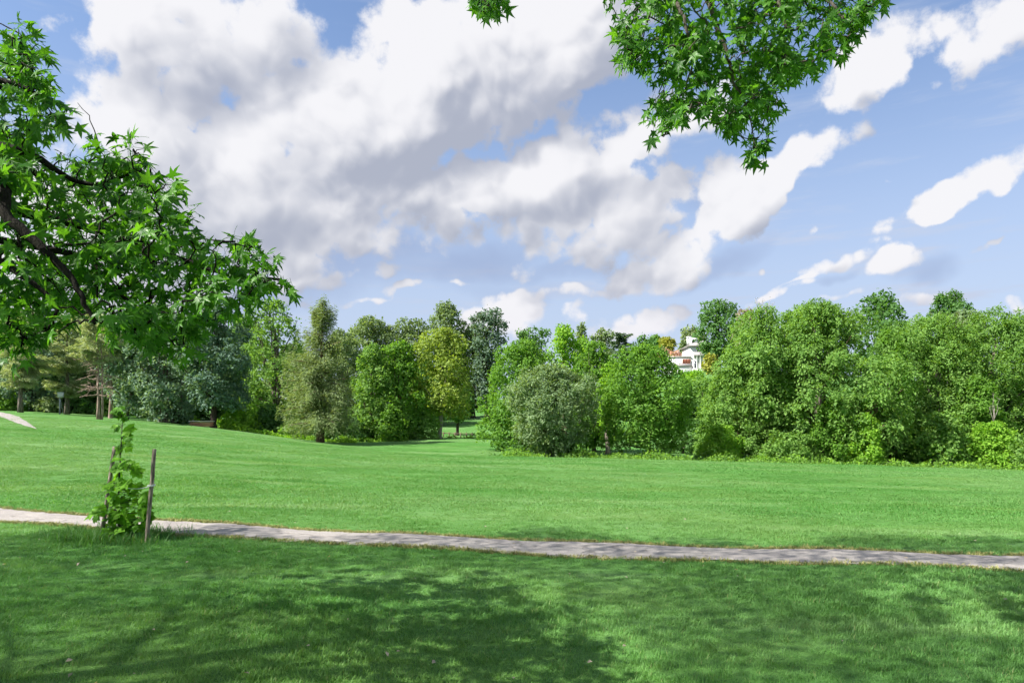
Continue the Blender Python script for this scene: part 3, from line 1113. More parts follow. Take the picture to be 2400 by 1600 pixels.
tree('broadleaf_tree', 'pale blue-green broadleaf tree behind the young sapling', 318, 82, 725, 965, 165, 'tall', 'blue', 'grey', group=GL, cr=.21, dens=.9, limbs=10, base_px=297, tr=.2)
tree('broadleaf_tree', 'blue-green tree with a wide fluted trunk on the left slope', 392, 80, 735, 985, 165, 'egg', 'blue', 'grey', group=GL, cr=.21, base_px=388, tr=.62, twin=.75, limbs=12)
tree('broadleaf_tree', 'dark blue-green tree with one straight dark trunk by the low brown wall', 512, 76, 705, 955, 168, 'tall', 'spruce', 'dark', group=GL, cr=.22, base_px=500, tr=.30)
tree('broadleaf_tree', 'tall airy light green tree with sky showing through its edges', 645, 92, 697, 985, 165, 'tall', 'fresh', 'grey', group=GL, cr=.2, dens=.62, amp=.25, limbs=24, inner=.12)
tree('broadleaf_tree', 'mid green tree filling the gap left of the bald cypress', 690, 104, 800, 1010, 150, 'egg', 'back', 'grey', group=GL, cr=.24)
tree('broadleaf_tree', 'dusky green tree behind the pinkish pines', 130, 112, 770, 965, 200, 'tall', 'back', 'grey', group=GL, cr=.2)
tree('broadleaf_tree', 'dusky green tree at the left border behind the dark trunked pine', 5, 106, 765, 960, 200, 'tall', 'back', 'grey', group=GL, cr=.2)
tree('broadleaf_tree', 'grey-green tree between the pinkish pines and the blue-green trees', 262, 108, 745, 965, 170, 'tall', 'blue', 'grey', group=GL, cr=.2)
tree('broadleaf_tree', 'dark tree behind the two blue-green trees', 450, 104, 735, 980, 190, 'tall', 'deep', 'dark', group=GL, cr=.2)
tree('broadleaf_tree', 'light green tree behind the straight dark trunk', 575, 110, 735, 985, 150, 'tall', 'fresh', 'grey', group=GL, cr=.2)

# ---------------- middle hollow
tree('cypress_tree', 'conical olive bald cypress with a flared brown trunk in the hollow', 756, 71, 706, 1004, 205, 'cypress', 'needle', 'brown', style='conifer', asp=.17, lk=.0050, nbr=210, dens=.85, droop=.20, group=GM, tr=.36, gap=(.70, .76, .6), base_px=750, plate=1.0)
tree('vine_clad_tree', 'vine clad light green tree with a bare pale snag', 872, 80, 802, 1035, 115, 'tall', 'fresh', 'grey', group=GM, cr=.24, dens=.9)
tree('vine_clad_tree', 'bright green vine clad tree with a leaning brown trunk', 935, 82, 795, 1035, 130, 'tall', 'maple', 'brown', group=GM, cr=.22, dens=.85, base_px=930, tr=.2)
tree('tulip_tree', 'yellow-green tree with a pale grey trunk beside the low fence', 1038, 84, 764, 975, 160, 'egg', 'yellow', 'pale', group=GM, cr=.2, base_px=1030, tr=.27, amp=.2, dens=.9)
tree('broadleaf_tree', 'dark lower tree hanging over the far lawn beside the pale trunk', 1072, 94, 900, 985, 80, 'round', 'deep', 'dark', group=GM, cr=.28)
tree('broadleaf_tree', 'broad olive domed tree on the skyline right of the bald cypress', 868, 128, 738, 960, 150, 'round', 'back', 'dark', group=GB, cr=.2, flat=.55)
tree('broadleaf_tree', 'low olive tree on the skyline between the two domed trees', 950, 130, 742, 960, 120, 'round', 'back', 'dark', group=GB, cr=.2)
tree('broadleaf_tree', 'tallest dark domed tree on the skyline above the yellow-green tree', 1046, 132, 704, 900, 118, 'mush', 'back', 'dark', group=GB, cr=.2, limbs=24, dens=.85)
tree('broadleaf_tree', 'stepped blue-green tree on the skyline beside the tall domed tree', 1142, 125, 718, 950, 95, 'vase', 'cedar', 'dark', group=GB, cr=.27, amp=.3)
tree('broadleaf_tree', 'dark tree peeping behind the stepped blue-green tree', 1108, 135, 760, 960, 110, 'egg', 'back', 'dark', group=GB, cr=.22)
tree('broadleaf_tree', 'dark filling tree above the far lawn', 985, 120, 840, 985, 170, 'egg', 'deep', 'dark', group=GB, cr=.22)
tree('broadleaf_tree', 'dark tree behind the bald cypress', 800, 112, 770, 1000, 140, 'egg', 'back', 'dark', group=GB, cr=.22)

# ---------------- centre
tree('maple_tree', 'dense deep green maple left of the silvery round tree', 1222, 66, 792, 1060, 190, 'egg', 'maple', 'grey', group=GR, cr=.17, base_px=1240, tr=.22, shell=.68)
tree('silvery_tree', 'silvery grey-green round tree with a short dark trunk at the lawn edge', 1293, 55, 853, 1058, 222, 'round', 'olive', 'dark', group=GR, cr=.17, lk=.0040, asp=.45, style='spray', droop=.2, tr=.16, dens=1.1, amp=.1, shell=.68)
tree('maple_tree', 'second deep green maple between the silvery tree and the large maple', 1392, 72, 797, 1050, 125, 'egg', 'maple', 'grey', group=GR, cr=.2, tr=.2)
tree('maple_tree', 'large dense maple with drooping skirt in front of the white house', 1512, 56, 803, 1052, 226, 'egg', 'maple', 'dark', group=GR, cr=.16, base_px=1522, tr=.18, shell=.68)
tree('broadleaf_tree', 'blue-green feathery tree tops behind the left maple', 1246, 105, 762, 920, 85, 'vase', 'deep', 'grey', group=GB, cr=.3, amp=.3)
tree('dawn_redwood', 'vivid green stepped conifer between the maples', 1324, 92, 757, 900, 92, 'egg', 'lime', 'brown', group=GB, cr=.24, amp=.28)
tree('broadleaf_tree', 'thin grey-green tree right of the vivid stepped conifer', 1363, 112, 757, 900, 44, 'tall', 'back', 'grey', group=GB, cr=.32, dens=.6)
tree('broadleaf_tree', 'olive round tree on the hill behind the second maple', 1412, 130, 770, 900, 70, 'round', 'back', 'grey', group=GB, cr=.25)
tree('cedar_tree', 'blue-green layered cedar behind the large maple', 1458, 112, 782, 900, 84, 'mush', 'cedar', 'dark', group=GB, style='conifer', asp=.25, nbr=60, droop=.04, plate=.15, dens=1.3)
tree('broadleaf_tree', 'deep green tree top poking above the large maple', 1512, 110, 784, 900, 70, 'round', 'deep', 'dark', group=GB, cr=.25)
tree('golden_tree', 'golden olive tree on the hill left of the white house', 1562, 210, 790, 842, 46, 'round', 'gold', 'grey', group=GB, cr=.26)
tree('broadleaf_tree', 'small green tree behind the golden one', 1538, 215, 785, 842, 42, 'round', 'fresh', 'grey', group=GB, cr=.28)
tree('lime_tree', 'lime yellow tree squeezed between the second maple and the large one', 1425, 66, 845, 1000, 60, 'tall', 'lime', 'grey', group=GR, cr=.26)
tree('willow_tree', 'soft round tree touching the left wall of the white house', 1603, 204, 800, 842, 22, 'egg', 'back', 'grey', group=GB, cr=.3)
tree('broadleaf_tree', 'flat topped olive tree rising behind the white house chimney', 1622, 205, 765, 830, 58, 'round', 'needle', 'grey', group=GB, cr=.26, dens=.7, flat=.5)
tree('round_tree', 'dark green rounded tree right of the white house', 1684, 172, 700, 845, 112, 'egg', 'deep', 'dark', group=GB, cr=.2, amp=.12, shell=.68)
tree('broadleaf_tree', 'brownish green tree under the bare twigs', 1750, 150, 722, 860, 60, 'round', 'dry', 'grey', group=GB, cr=.25)
tree('broadleaf_tree', 'mid green bushy tree below the white house slope', 1640, 82, 880, 1060, 110, 'egg', 'fresh', 'grey', group=GR, cr=.24)
tree('broadleaf_tree', 'dark understorey tree behind the large maple', 1600, 72, 930, 1070, 130, 'egg', 'deep', 'grey', group=GR, cr=.24)
bare_tree('bare_tree', 'leafless twiggy tree against the sky', 1790, 140, 690, 748, 46, 'pale', 8, 3, GB, .16)

# ---------------- right edge
tree('elm_tree', 'huge light green arching elm dominating the right side', 1895, 64, 706, 1062, 470, 'egg', 'fresh', 'brown', style='spray', group=GR, cr=.11, asp=.5, droop=.6, tr=.38, base_px=1955, limbs=30, dens=.95, amp=.36, lk=.0042, shell=.42)
tree('elm_tree', 'lower left shoulder of elm foliage sweeping to the lawn', 1735, 62, 800, 1078, 190, 'dome', 'fresh', 'brown', style='spray', group=GR, cr=.19, asp=.5, droop=.45, tr=.2, shell=.68)
tree('oak_tree', 'dark coarse leaved tree top rising behind the elm', 2066, 92, 682, 880, 142, 'mush', 'deep', 'grey', group=GR, cr=.2, dens=.7, lk=.0055, limbs=26)
tree('broadleaf_tree', 'dark pointed dome behind the right trees', 2226, 112, 679, 880, 118, 'egg', 'deep', 'dark', group=GR, cr=.19)
tree('locust_tree', 'feathery mid green tree at the right edge with hanging sprays', 2335, 68, 716, 1060, 240, 'egg', 'fresh', 'grey', style='spray', group=GR, cr=.16, asp=.42, droop=.4, shell=.68)
tree('locust_tree', 'feathery green tree between the elm and the right edge', 2195, 66, 735, 1050, 235, 'egg', 'fresh', 'grey', style='spray', group=GR, cr=.17, asp=.45, droop=.35, shell=.68)
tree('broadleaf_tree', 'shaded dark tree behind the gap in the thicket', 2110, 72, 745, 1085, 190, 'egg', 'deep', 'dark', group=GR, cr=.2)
tree('broadleaf_tree', 'mid green tree cut by the right border', 2430, 72, 760, 1040, 150, 'tall', 'maple', 'grey', group=GR, cr=.2)
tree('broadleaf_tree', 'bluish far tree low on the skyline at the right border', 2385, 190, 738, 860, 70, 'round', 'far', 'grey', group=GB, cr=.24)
bare_tree('bare_tree', 'pale dead branches sticking out of the right trees', 2225, 65.5, 735, 800, 84, 'pale', 9, 9, GR, .06)
bare_tree('bare_tree', 'bare pale stems above the mound at the right edge', 2330, 57.5, 925, 995, 40, 'pale', 4, 12, GR, .05)

tree('broadleaf_tree', 'leafy green tree rising behind the feathery trees', 2265, 74, 722, 1060, 190, 'tall', 'olive', 'grey', group=GR, cr=.2)
tree('broadleaf_tree', 'pale blue-green tree above the white box post', 75, 98, 715, 960, 170, 'tall', 'blue', 'grey', group=GL, cr=.2)
tree('broadleaf_tree', 'tall pale green tree behind the leaning trunk', 215, 102, 712, 965, 160, 'tall', 'olive', 'grey', group=GL, cr=.2)
tree('broadleaf_tree', 'tall blue-green tree behind the wide fluted trunk', 372, 98, 708, 975, 165, 'tall', 'blue', 'grey', group=GL, cr=.2)
tree('ash_tree', 'upright green tree top standing out of the elm crown', 1905, 60, 700, 900, 130, 'tall', 'fresh', 'grey', style='spray', group=GR, cr=.2, asp=.5, droop=.5, amp=.3, base_px=1930)
tree('ash_tree', 'upright green tree on the left side of the elm', 1790, 61, 712, 1060, 120, 'tall', 'fresh', 'grey', style='spray', group=GR, cr=.2, asp=.5, droop=.6, amp=.3)
tree('ash_tree', 'darker green tree draping down the right side of the elm', 2085, 60, 770, 1080, 110, 'tall', 'maple', 'grey', style='spray', group=GR, cr=.22, asp=.5, droop=.7, amp=.3)
# ---------------- shrubs and vine mounds
sh = dict(trunk=False, cat='shrub', group=GS)
tree('shrub', 'bright lime shrub right of the low brown wall', 562, 78, 955, 1012, 92, 'dome', 'lime', cr=.26, **sh)
tree('shrub', 'lime shrub left of the low brown wall', 432, 83, 968, 1000, 60, 'dome', 'lime', cr=.28, **sh)
tree('shrub', 'dark shrub right of the bright lime shrub', 632, 80, 945, 1025, 100, 'dome', 'deep', cr=.25, **sh)
tree('shrub', 'fresh green shrub left of the cypress trunk', 690, 76, 985, 1035, 80, 'dome', 'fresh', cr=.26, **sh)
tree('shrub', 'dark green shrub right of the cypress trunk', 815, 78, 975, 1042, 110, 'dome', 'deep', cr=.24, **sh)
tree('shrub', 'vine covered hump under the leaning brown trunk', 915, 78, 945, 1042, 75, 'dome', 'maple', cr=.25, **sh)
tree('shrub', 'fresh vine hump left of the pale grey trunk', 985, 82, 950, 1030, 80, 'dome', 'fresh', cr=.25, **sh)
tree('shrub', 'light shrub behind the twin trunked pine', 262, 92, 930, 978, 70, 'dome', 'fresh', cr=.26, **sh)
tree('shrub', 'dry olive shrub behind the post with the white box', 112, 96, 930, 970, 62, 'dome', 'needle', cr=.26, **sh)
tree('shrub', 'green shrub at the left border below the pine', 18, 95, 925, 968, 90, 'dome', 'maple', cr=.26, **sh)
tree('shrub', 'dark hedge between the pinkish pines', 195, 100, 920, 972, 110, 'dome', 'deep', cr=.24, **sh)
tree('shrub', 'dark hedge behind the wide fluted trunk', 345, 98, 925, 985, 130, 'dome', 'deep', cr=.24, **sh)
tree('shrub', 'leafy shrub at the foot of the silvery tree', 1335, 54.5, 1030, 1072, 60, 'dome', 'fresh', cr=.3, **sh)
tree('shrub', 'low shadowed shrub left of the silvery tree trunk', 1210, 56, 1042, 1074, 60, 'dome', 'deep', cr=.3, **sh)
tree('shrub', 'lime yellow shrub under the dark rounded tree by the house', 1664, 160, 830, 875, 40, 'egg', 'gold', cr=.3, **sh)
tree('shrub', 'pink flowering shrub left of the white house', 1556, 200, 816, 838, 22, 'round', 'pink', cr=.32, **sh)
tree('shrub', 'salmon flowering shrub over the terrace of the white house', 1586, 199, 824, 838, 18, 'round', 'pink', cr=.34, **sh)
tree('shrub', 'yellow-green shrub at the left foot of the elm', 1690, 58, 992, 1075, 110, 'dome', 'lime', cr=.24, **sh)
tree('shrub', 'pointed vine mound in the middle of the thicket', 2030, 55.5, 965, 1092, 84, 'dome', 'lime', cr=.24, **sh)
tree('shrub', 'vine curtain left of the pointed mound', 1955, 57, 930, 1090, 110, 'dome', 'maple', cr=.22, **sh)
tree('shrub', 'low leafy mound under the elm foliage', 1850, 57, 1010, 1088, 130, 'dome', 'fresh', cr=.22, **sh)
tree('shrub', 'broad leaved mid green shrub right of the dark gap', 2210, 57, 962, 1090, 130, 'dome', 'fresh', cr=.22, lk=.005, **sh)
tree('shrub', 'rounded vine mound at the right edge', 2330, 56, 985, 1100, 130, 'dome', 'lime', cr=.22, **sh)
tree('shrub', 'low vine mound running out of the right border', 2420, 54, 1020, 1102, 120, 'dome', 'fresh', cr=.22, **sh)
tree('shrub', 'tall vine draped shrub right of the dark gap', 2150, 60, 960, 1085, 80, 'dome', 'maple', cr=.24, **sh)
tree('shrub', 'high vine draped shrub behind the rounded mound', 2290, 61, 880, 1080, 130, 'dome', 'maple', cr=.22, **sh)
tree('shrub', 'high hedge of leaves on the house slope', 1625, 120, 868, 930, 80, 'dome', 'lime', cr=.2, **sh)


# ---------------- rough growth along the tree line
def rough(name, label, line, wid, hgt, dens, leaf, L=.2, seed=5):
    rg = np.random.default_rng(seed)
    ln = spline(line, 400)
    seg = np.linalg.norm(np.diff(ln, axis=0), axis=1).sum()
    n = int(seg * wid * dens)
    c = ln[rg.integers(0, 400, n)] + rg.normal(0, wid * .35, (n, 2)) + rg.normal(0, .2, (n, 2))
    gapn = np.sin(c[:, 0] * .9 + 2.1 * np.sin(c[:, 0] * .37)) + .6 * np.sin(c[:, 0] * 2.7 + c[:, 1])
    c = c[gapn + rg.normal(0, .5, n) > -.35]
    n = len(c)
    hh = hgt * (.2 + .8 * (.5 + .5 * np.sin(c[:, 0] * 1.7 + 2 * np.sin(c[:, 1] * 1.1)) * np.sin(c[:, 0] * .61 + 1.0)))
    z = H(c[:, 0], c[:, 1]) + rg.uniform(0, 1, n) ** 1.4 * hh
    A = rg.normal(0, .6, (n, 3)) + np.array([0, 0, .5])
    N = rg.normal(0, .7, (n, 3)) + np.array([0, -.3, .6])
    Ls = L * rg.uniform(.6, 1.4, n)
    V, F = leaf_quads(np.column_stack([c, z]), A, N, Ls, Ls * .45)
    o = link(name, np_mesh(name, V, [F], [LEAF[leaf]], np.repeat(rg.uniform(0, 1, n), 4)))
    return tag(o, label, kind='stuff')


rough('undergrowth', 'bright weeds along the foot of the right trees',
      [at(1180, 0, 53)[:2], at(1500, 0, 53)[:2], at(1800, 0, 54)[:2], at(2100, 0, 53.5)[:2], at(2460, 0, 52)[:2]], 1.7, .8, 95, 'lime', .18)
rough('undergrowth', 'longer rough grass mixed into the weeds at the foot of the right trees',
      [at(1180, 0, 52.6)[:2], at(1500, 0, 52.5)[:2], at(1800, 0, 53.3)[:2], at(2100, 0, 53)[:2], at(2460, 0, 51.5)[:2]], 1.6, .55, 110, 'fresh', .2, 15)
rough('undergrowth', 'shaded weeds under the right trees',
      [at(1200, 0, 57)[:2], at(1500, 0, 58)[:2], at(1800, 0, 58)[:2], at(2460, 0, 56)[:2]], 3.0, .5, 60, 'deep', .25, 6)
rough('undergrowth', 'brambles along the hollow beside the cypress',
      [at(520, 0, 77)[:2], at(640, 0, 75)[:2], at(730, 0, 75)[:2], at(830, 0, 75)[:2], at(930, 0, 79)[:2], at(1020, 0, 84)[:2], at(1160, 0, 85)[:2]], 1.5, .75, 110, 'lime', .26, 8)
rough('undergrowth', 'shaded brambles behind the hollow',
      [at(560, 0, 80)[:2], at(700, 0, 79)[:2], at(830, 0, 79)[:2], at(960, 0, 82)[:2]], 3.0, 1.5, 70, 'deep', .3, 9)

# ================================================================ built things
WHITE = plain_mat('white_siding', (.74, .74, .73), .6, .3, .04)
ROOFM = plain_mat('roof_shingle', (.30, .28, .28), .85, .2, .12, 2.0)
GLASS = plain_mat('dark_glass', (.05, .06, .075), .15, .5, .05)
REDW = plain_mat('red_sash', (.42, .14, .08), .6, .3, .08)
BRICK = plain_mat('brick_brown', (.34, .17, .10), .85, .2, .15, 8.0)
STONE = plain_mat('pale_coping', (.50, .46, .41), .8, .2, .1)
WOODM = plain_mat('weathered_wood', (.17, .12, .09), .85, .2, .2, 14.0)
STEEL = plain_mat('galvanised_post', (.34, .37, .40), .5, .4, .06)
BOXM = plain_mat('white_box', (.66, .68, .70), .5, .4, .05)


def box_part(name, c, size, mat, parent, rz=0.0):
    mb = MB()
    mb.box(c, size, rz)
    return mb.build(name, mat, parent)


def hip_roof(name, x0, x1, y0, y1, z0, z1, mat, parent, over=.5, inset=None):
    x0, x1, y0, y1 = x0 - over, x1 + over, y0 - over, y1 + over
    k = min(x1 - x0, y1 - y0) / 2 if inset is None else inset
    V = [(x0, y0, z0), (x1, y0, z0), (x1, y1, z0), (x0, y1, z0), (x0 + k, y0 + k, z1), (x1 - k, y0 + k, z1), (x1 - k, y1 - k, z1), (x0 + k, y1 - k, z1)]
    V += [(a, b, z0 - .22) for a, b, _ in V[:4]]
    mb = MB()
    mb.add(V, [(0, 1, 5, 4), (1, 2, 6, 5), (2, 3, 7, 6), (3, 0, 4, 7), (4, 5, 6, 7), (8, 9, 1, 0), (9, 10, 2, 1), (10, 11, 3, 2), (11, 8, 0, 3), (11, 10, 9, 8)])
    return mb.build(name, mat, parent)


def window(x, y, z, w, h, parent, mull=2, sash=None):
    f = MB()
    t = .12
    for s in (-1, 1):
        f.box((x + s * (w / 2 + t / 2), y - .04, z), (t, .16, h + 2 * t))
        f.box((x, y - .04, z + s * (h / 2 + t / 2)), (w, .155, t))
    for k in range(1, mull):
        f.box((x - w / 2 + w * k / mull, y - .03, z), (.08, .12, h))
    f.box((x, y - .025, z), (w, .10, .08))
    fo = f.build('window', sash or WHITE, parent)
    box_part('pane', (x, y - .02, z), (w, .05, h), GLASS, fo)
    return fo


# ---------------- white house on the hill
HD = 190.0
hp = at(1625, 862, HD)
hz = float(H(hp[0], HD))
house = tag(link('white_house', None, loc=(hp[0], HD, hz)), 'white two storey house with grey roof and porch on the far hill', 'house')
k = HD / F_PX                       # metres per photo pixel at the house


def hx(px):
    return (px - 1625) * k


def hzz(py):
    return CAMZ + (HZ - py) * k - hz


mx0, mx1 = hx(1617.5), hx(1682)
zb_, ze = -2.5, hzz(811)
box_part('wall', ((mx0 + mx1) / 2, 4.5, (zb_ + ze) / 2), (mx1 - mx0, 9, ze - zb_), WHITE, house)
hip_roof('roof', mx0, mx1, 0, 9, ze + .2, hzz(795), ROOFM, house, .6, 3.6)
ch = MB()
ch.box((hx(1621), 3.0, hzz(796)), (1.0, 1.2, hzz(787) - hzz(805)))
ch.box((hx(1621), 3.0, hzz(786.5)), (1.25, 1.45, .25))
ch.build('chimney', WHITE, house)
dm = MB()
dm.box((hx(1629), 2.6, hzz(798)), (1.9, 2.4, 1.9))
d_ = dm.build('dormer', WHITE, house)
box_part('pane', (hx(1627.5), 1.37, hzz(797.5)), (.7, .06, 1.0), GLASS, d_)
for wx in (1635.5, 1642.5, 1655, 1668):
    window(hx(wx), 0, hzz(818.5), .62, 1.5, house)
for wx in (1655, 1668):
    window(hx(wx), 0, hzz(845), .8, 1.7, house)
# porch
pz = hzz(833)
pr = MB()
x0_, x1_ = hx(1619.5), hx(1655)
pr.add([(x0_, -2.6, pz), (x1_, -2.6, pz), (x1_, -.02, pz + 1.0), (x0_ + .6, -.02, pz + 1.0), (x0_, -2.6, pz - .25), (x1_, -2.6, pz - .25), (x1_, -.02, pz - .25), (x0_ + .6, -.02, pz - .25)],
       [(0, 1, 2, 3), (4, 5, 1, 0), (5, 6, 2, 1), (7, 4, 0, 3), (7, 6, 5, 4)])
pr.build('porch_roof', ROOFM, house)
fl = MB()
fl.box(((x0_ + x1_) / 2, -1.3, -.9), (x1_ - x0_, 2.6, 2.1))
fl.build('porch_floor', WHITE, house)
for cx in (1621, 1628, 1636, 1645, 1654):
    c_ = MB()
    ztop = pz - .25
    c_.tube([(hx(cx), -2.4, .15), (hx(cx), -2.4, .3), (hx(cx), -2.4, ztop - .1), (hx(cx), -2.4, ztop)], [.24, .17, .15, .24], 8)
    c_.build('column', WHITE, house)
box_part('door', (hx(1631), -.03, 1.3), (1.1, .1, 2.3), GLASS, house)
# wing with flat roof
wx0, wx1 = hx(1566), hx(1618.5)
wt = hzz(837)
box_part('wing_wall', ((wx0 + wx1) / 2, 3.0, (wt - 2.8) / 2), (wx1 - wx0, 6.2, wt + 2.8), WHITE, house)
box_part('parapet', ((wx0 + wx1) / 2, 3.0, wt + .12), (wx1 - wx0 + .3, 6.5, .24), STONE, house)
for wx in (1602.2, 1608.6, 1615):
    window(hx(wx), -.1, hzz(846.5), .42, .95, house, 2, REDW)
lt = MB()
lt.add([(wx0, -1.8, hzz(857.5)), (wx1, -1.8, hzz(857.5)), (wx1, -.11, hzz(851.5)), (wx0, -.11, hzz(851.5)), (wx0, -1.8, hzz(859)), (wx1, -1.8, hzz(859)), (wx1, -.11, hzz(859)), (wx0, -.11, hzz(859))],
       [(0, 1, 2, 3), (4, 5, 1, 0), (5, 6, 2, 1), (7, 4, 0, 3), (7, 6, 5, 4)])
lt.build('lean_to_roof', ROOFM, house)
box_part('lower_wall', ((wx0 + wx1) / 2, -.85, (hzz(859) - 3) / 2), (wx1 - wx0 - .2, 1.45, hzz(859) + 3 - .03), WHITE, house)
box_part('brick_chimney', (hx(1574.5), .8, hzz(830)), (.6, .7, hzz(822) - hzz(838)), BRICK, house)
box_part('roof_vent', (hx(1606), 1.5, hzz(833.5)), (.9, .9, .7), WHITE, house)

# ---------------- low brown wall beside the dark trunk
wd = 75.2
wl = tag(link('low_wall', None, loc=(at(472, 0, wd)[0], wd, float(H(at(472, 0, wd)[0], wd)))), 'low brown brick wall with pale coping by the straight dark trunk', 'wall')
for r in range(4):
    for c in range(7):
        ox = .17 if r % 2 else 0
        box_part('brick', (-1.15 + c * .36 + ox, 0, .07 + r * .115), (.35, .22, .105), BRICK, wl)
box_part('coping', (0.03, 0, .58), (2.75, .32, .09), STONE, wl)

# ---------------- pole with a white box
pp = at(140, 0, 87)
pz0 = float(H(pp[0], 87))
post = tag(link('post', None, loc=(pp[0], 87, pz0)), 'grey metal post with a white box on top under the left pines', 'post')
mb = MB()
mb.tube([(0, 0, -.3), (0, 0, 1.2), (0, 0, 2.15)], [.085, .08, .08], 8)
mb.build('pole', STEEL, post, True)
mb = MB()
mb.box((.12, 0, 2.45), (.62, .34, .62))
bx_ = mb.build('box', BOXM, post)
box_part('lid', (.12, 0, 2.79), (.70, .42, .06), STEEL, bx_)
mb = MB()
mb.tube([(.05, -.05, 2.1), (.3, -.05, 1.0), (.42, -.05, -.1)], .02, 5)
mb.build('stay', STEEL, post)

# ---------------- low rail fence at the far lawn
fd = 88.0
fx0, fx1 = at(1026, 0, fd)[0], at(1120, 0, fd)[0]
fz = float(H((fx0 + fx1) / 2, fd))
fence = tag(link('low_fence', None, loc=((fx0 + fx1) / 2, fd, fz)), 'low brown wooden fence at the edge of the far lawn', 'fence')
half = (fx1 - fx0) / 2
for i in range(8):
    xx = -half + 2 * half * i / 7
    zz = float(H((fx0 + fx1) / 2 + xx, fd)) - fz
    box_part('fence_post', (xx, 0, zz + .22), (.12, .12, .9), WOODM, fence)
for h_ in (.50,):
    mb = MB()
    xs = np.linspace(-half, half, 9)
    mb.tube([(x_, .09, float(H((fx0 + fx1) / 2 + x_, fd)) - fz + h_) for x_ in xs], .06, 5)
    mb.build('rail', WOODM, fence)


# ================================================================ foreground leaves
def star_leaf(name, mat, tint, rg, size=1.0, lobes=((0, 1.0), (58, .95), (-58, .95), (122, .62), (-122, .62)), notch=.36, wide=.17, curl=.22):
    """pointed star leaf, petiole at the origin, tip along +X, upper face +Z"""
    ctr = np.array([.34, 0.0])
    L = sorted(lobes, key=lambda a: -a[0])
    out = []
    for i, (ang, ln) in enumerate(L):
        a = R_(ang + rg.normal(0, 4))
        ln = ln * rg.uniform(.9, 1.08)
        d = np.array([math.cos(a), math.sin(a)])
        p = np.array([-d[1], d[0]])
        ww = wide * rg.uniform(.85, 1.15)
        out += [(ctr + d * ln * .44 + p * ww * .95, .45), (ctr + d * ln * .72 + p * ww * .48, .72), (ctr + d * ln, 1.0), (ctr + d * ln * .72 - p * ww * .48, .72), (ctr + d * ln * .44 - p * ww * .95, .45)]
        if i < len(L) - 1:
            am = R_((ang + L[i + 1][0]) / 2)
            out.append((ctr + np.array([math.cos(am), math.sin(am)]) * notch, .36))
    P2 = np.array([o[0] for o in out])
    n = len(P2)
    r = np.linalg.norm(P2 - ctr, axis=1)
    cu = curl * rg.uniform(.3, 1.6)
    tw = rg.normal(0, .10)
    z = -cu * r ** 2 + np.array([.05 if o[1] in (.45, .72) else 0 for o in out]) * rg.uniform(.2, 1.6) + tw * P2[:, 1] * P2[:, 0]
    V = [(ctr[0], ctr[1], 0)] + [(P2[i, 0], P2[i, 1], z[i]) for i in range(n)] + [(0, 0, 0)]
    F = [(0, n - (i + 1) + 1 if False else i + 1, i + 2) for i in range(n - 1)]
    F = [(0, b, a) for (_, a, b) in F]           # upper face up
    F.append((0, n + 1, n))
    F.append((0, 1, n + 1))
    V = np.array(V) * size / 1.75
    # petiole
    mb = MB()
    m0 = np.array(V)
    pl = size * rg.uniform(.38, .62)
    pet = curve((-pl, 0, pl * .10), (0, 0, 0), 4, (0, 0, pl * .06))
    mb.tube(pet, size * .010, 3, False)
    mb.tube(curve((0, 0, .001), (ctr[0] * size / 1.75, 0, .001), 2), size * .008, 3, False)
    PV = np.concatenate(mb.V)
    PF = np.array(mb.Fq[4]) + len(m0)
    Vall = np.concatenate([m0, PV])
    T = np.full(len(Vall), tint)
    T[len(m0):] = min(1.0, tint + .35)
    return np_mesh(name, Vall, [np.array(F), PF], [mat], T, smooth=False), pl


def frame(A, N):
    A = unit(A)
    N = unit(N - (N * A).sum(-1, keepdims=True) * A)
    return A, np.cross(N, A), N


def joined_leaves(name, protos, C, A, N, S, parent, mat, rg):
    """many leaves as one mesh"""
    A, B, N = frame(A, N)
    Vs, Fs, Ts, off = [], {}, [], 0
    pick = rg.integers(0, len(protos), len(C))
    for k, me in enumerate(protos):
        sel = np.nonzero(pick == k)[0]
        if not len(sel):
            continue
        nv = len(me.vertices)
        co = np.empty(nv * 3, np.float32)
        me.vertices.foreach_get('co', co)
        co = co.reshape(nv, 3)
        tt = np.empty(nv, np.float32)
        me.attributes['tint'].data.foreach_get('value', tt)
        W = C[sel][:, None, :] + S[sel][:, None, None] * (co[None, :, 0:1] * A[sel][:, None, :] + co[None, :, 1:2] * B[sel][:, None, :] + co[None, :, 2:3] * N[sel][:, None, :])
        Vs.append(W.reshape(-1, 3))
        Ts.append(np.tile(tt, len(sel)))
        base = off + np.arange(len(sel))[:, None, None] * nv
        byk = {}
        for p in me.polygons:
            byk.setdefault(len(p.vertices), []).append(list(p.vertices))
        for kk, fl_ in byk.items():
            Fs.setdefault(kk, []).append((base + np.array(fl_)[None]).reshape(-1, kk))
        off += len(sel) * nv
    me = np_mesh(name, np.concatenate(Vs), [np.concatenate(v) for v in Fs.values()], [mat], np.concatenate(Ts))
    o = link(name, me, parent)
    o['kind'] = 'stuff'
    return o


def leaf_objects(protos, C, A, N, S, parent, rg, inv):
    A, B, N = frame(A, N)
    for i in range(len(C)):
        M = Matrix(((A[i, 0], B[i, 0], N[i, 0], C[i, 0]), (A[i, 1], B[i, 1], N[i, 1], C[i, 1]), (A[i, 2], B[i, 2], N[i, 2], C[i, 2]), (0, 0, 0, 1)))
        o = link('leaf', protos[int(rg.integers(0, len(protos)))], parent)
        o.matrix_local = inv @ M @ Matrix.Scale(float(S[i]), 4)


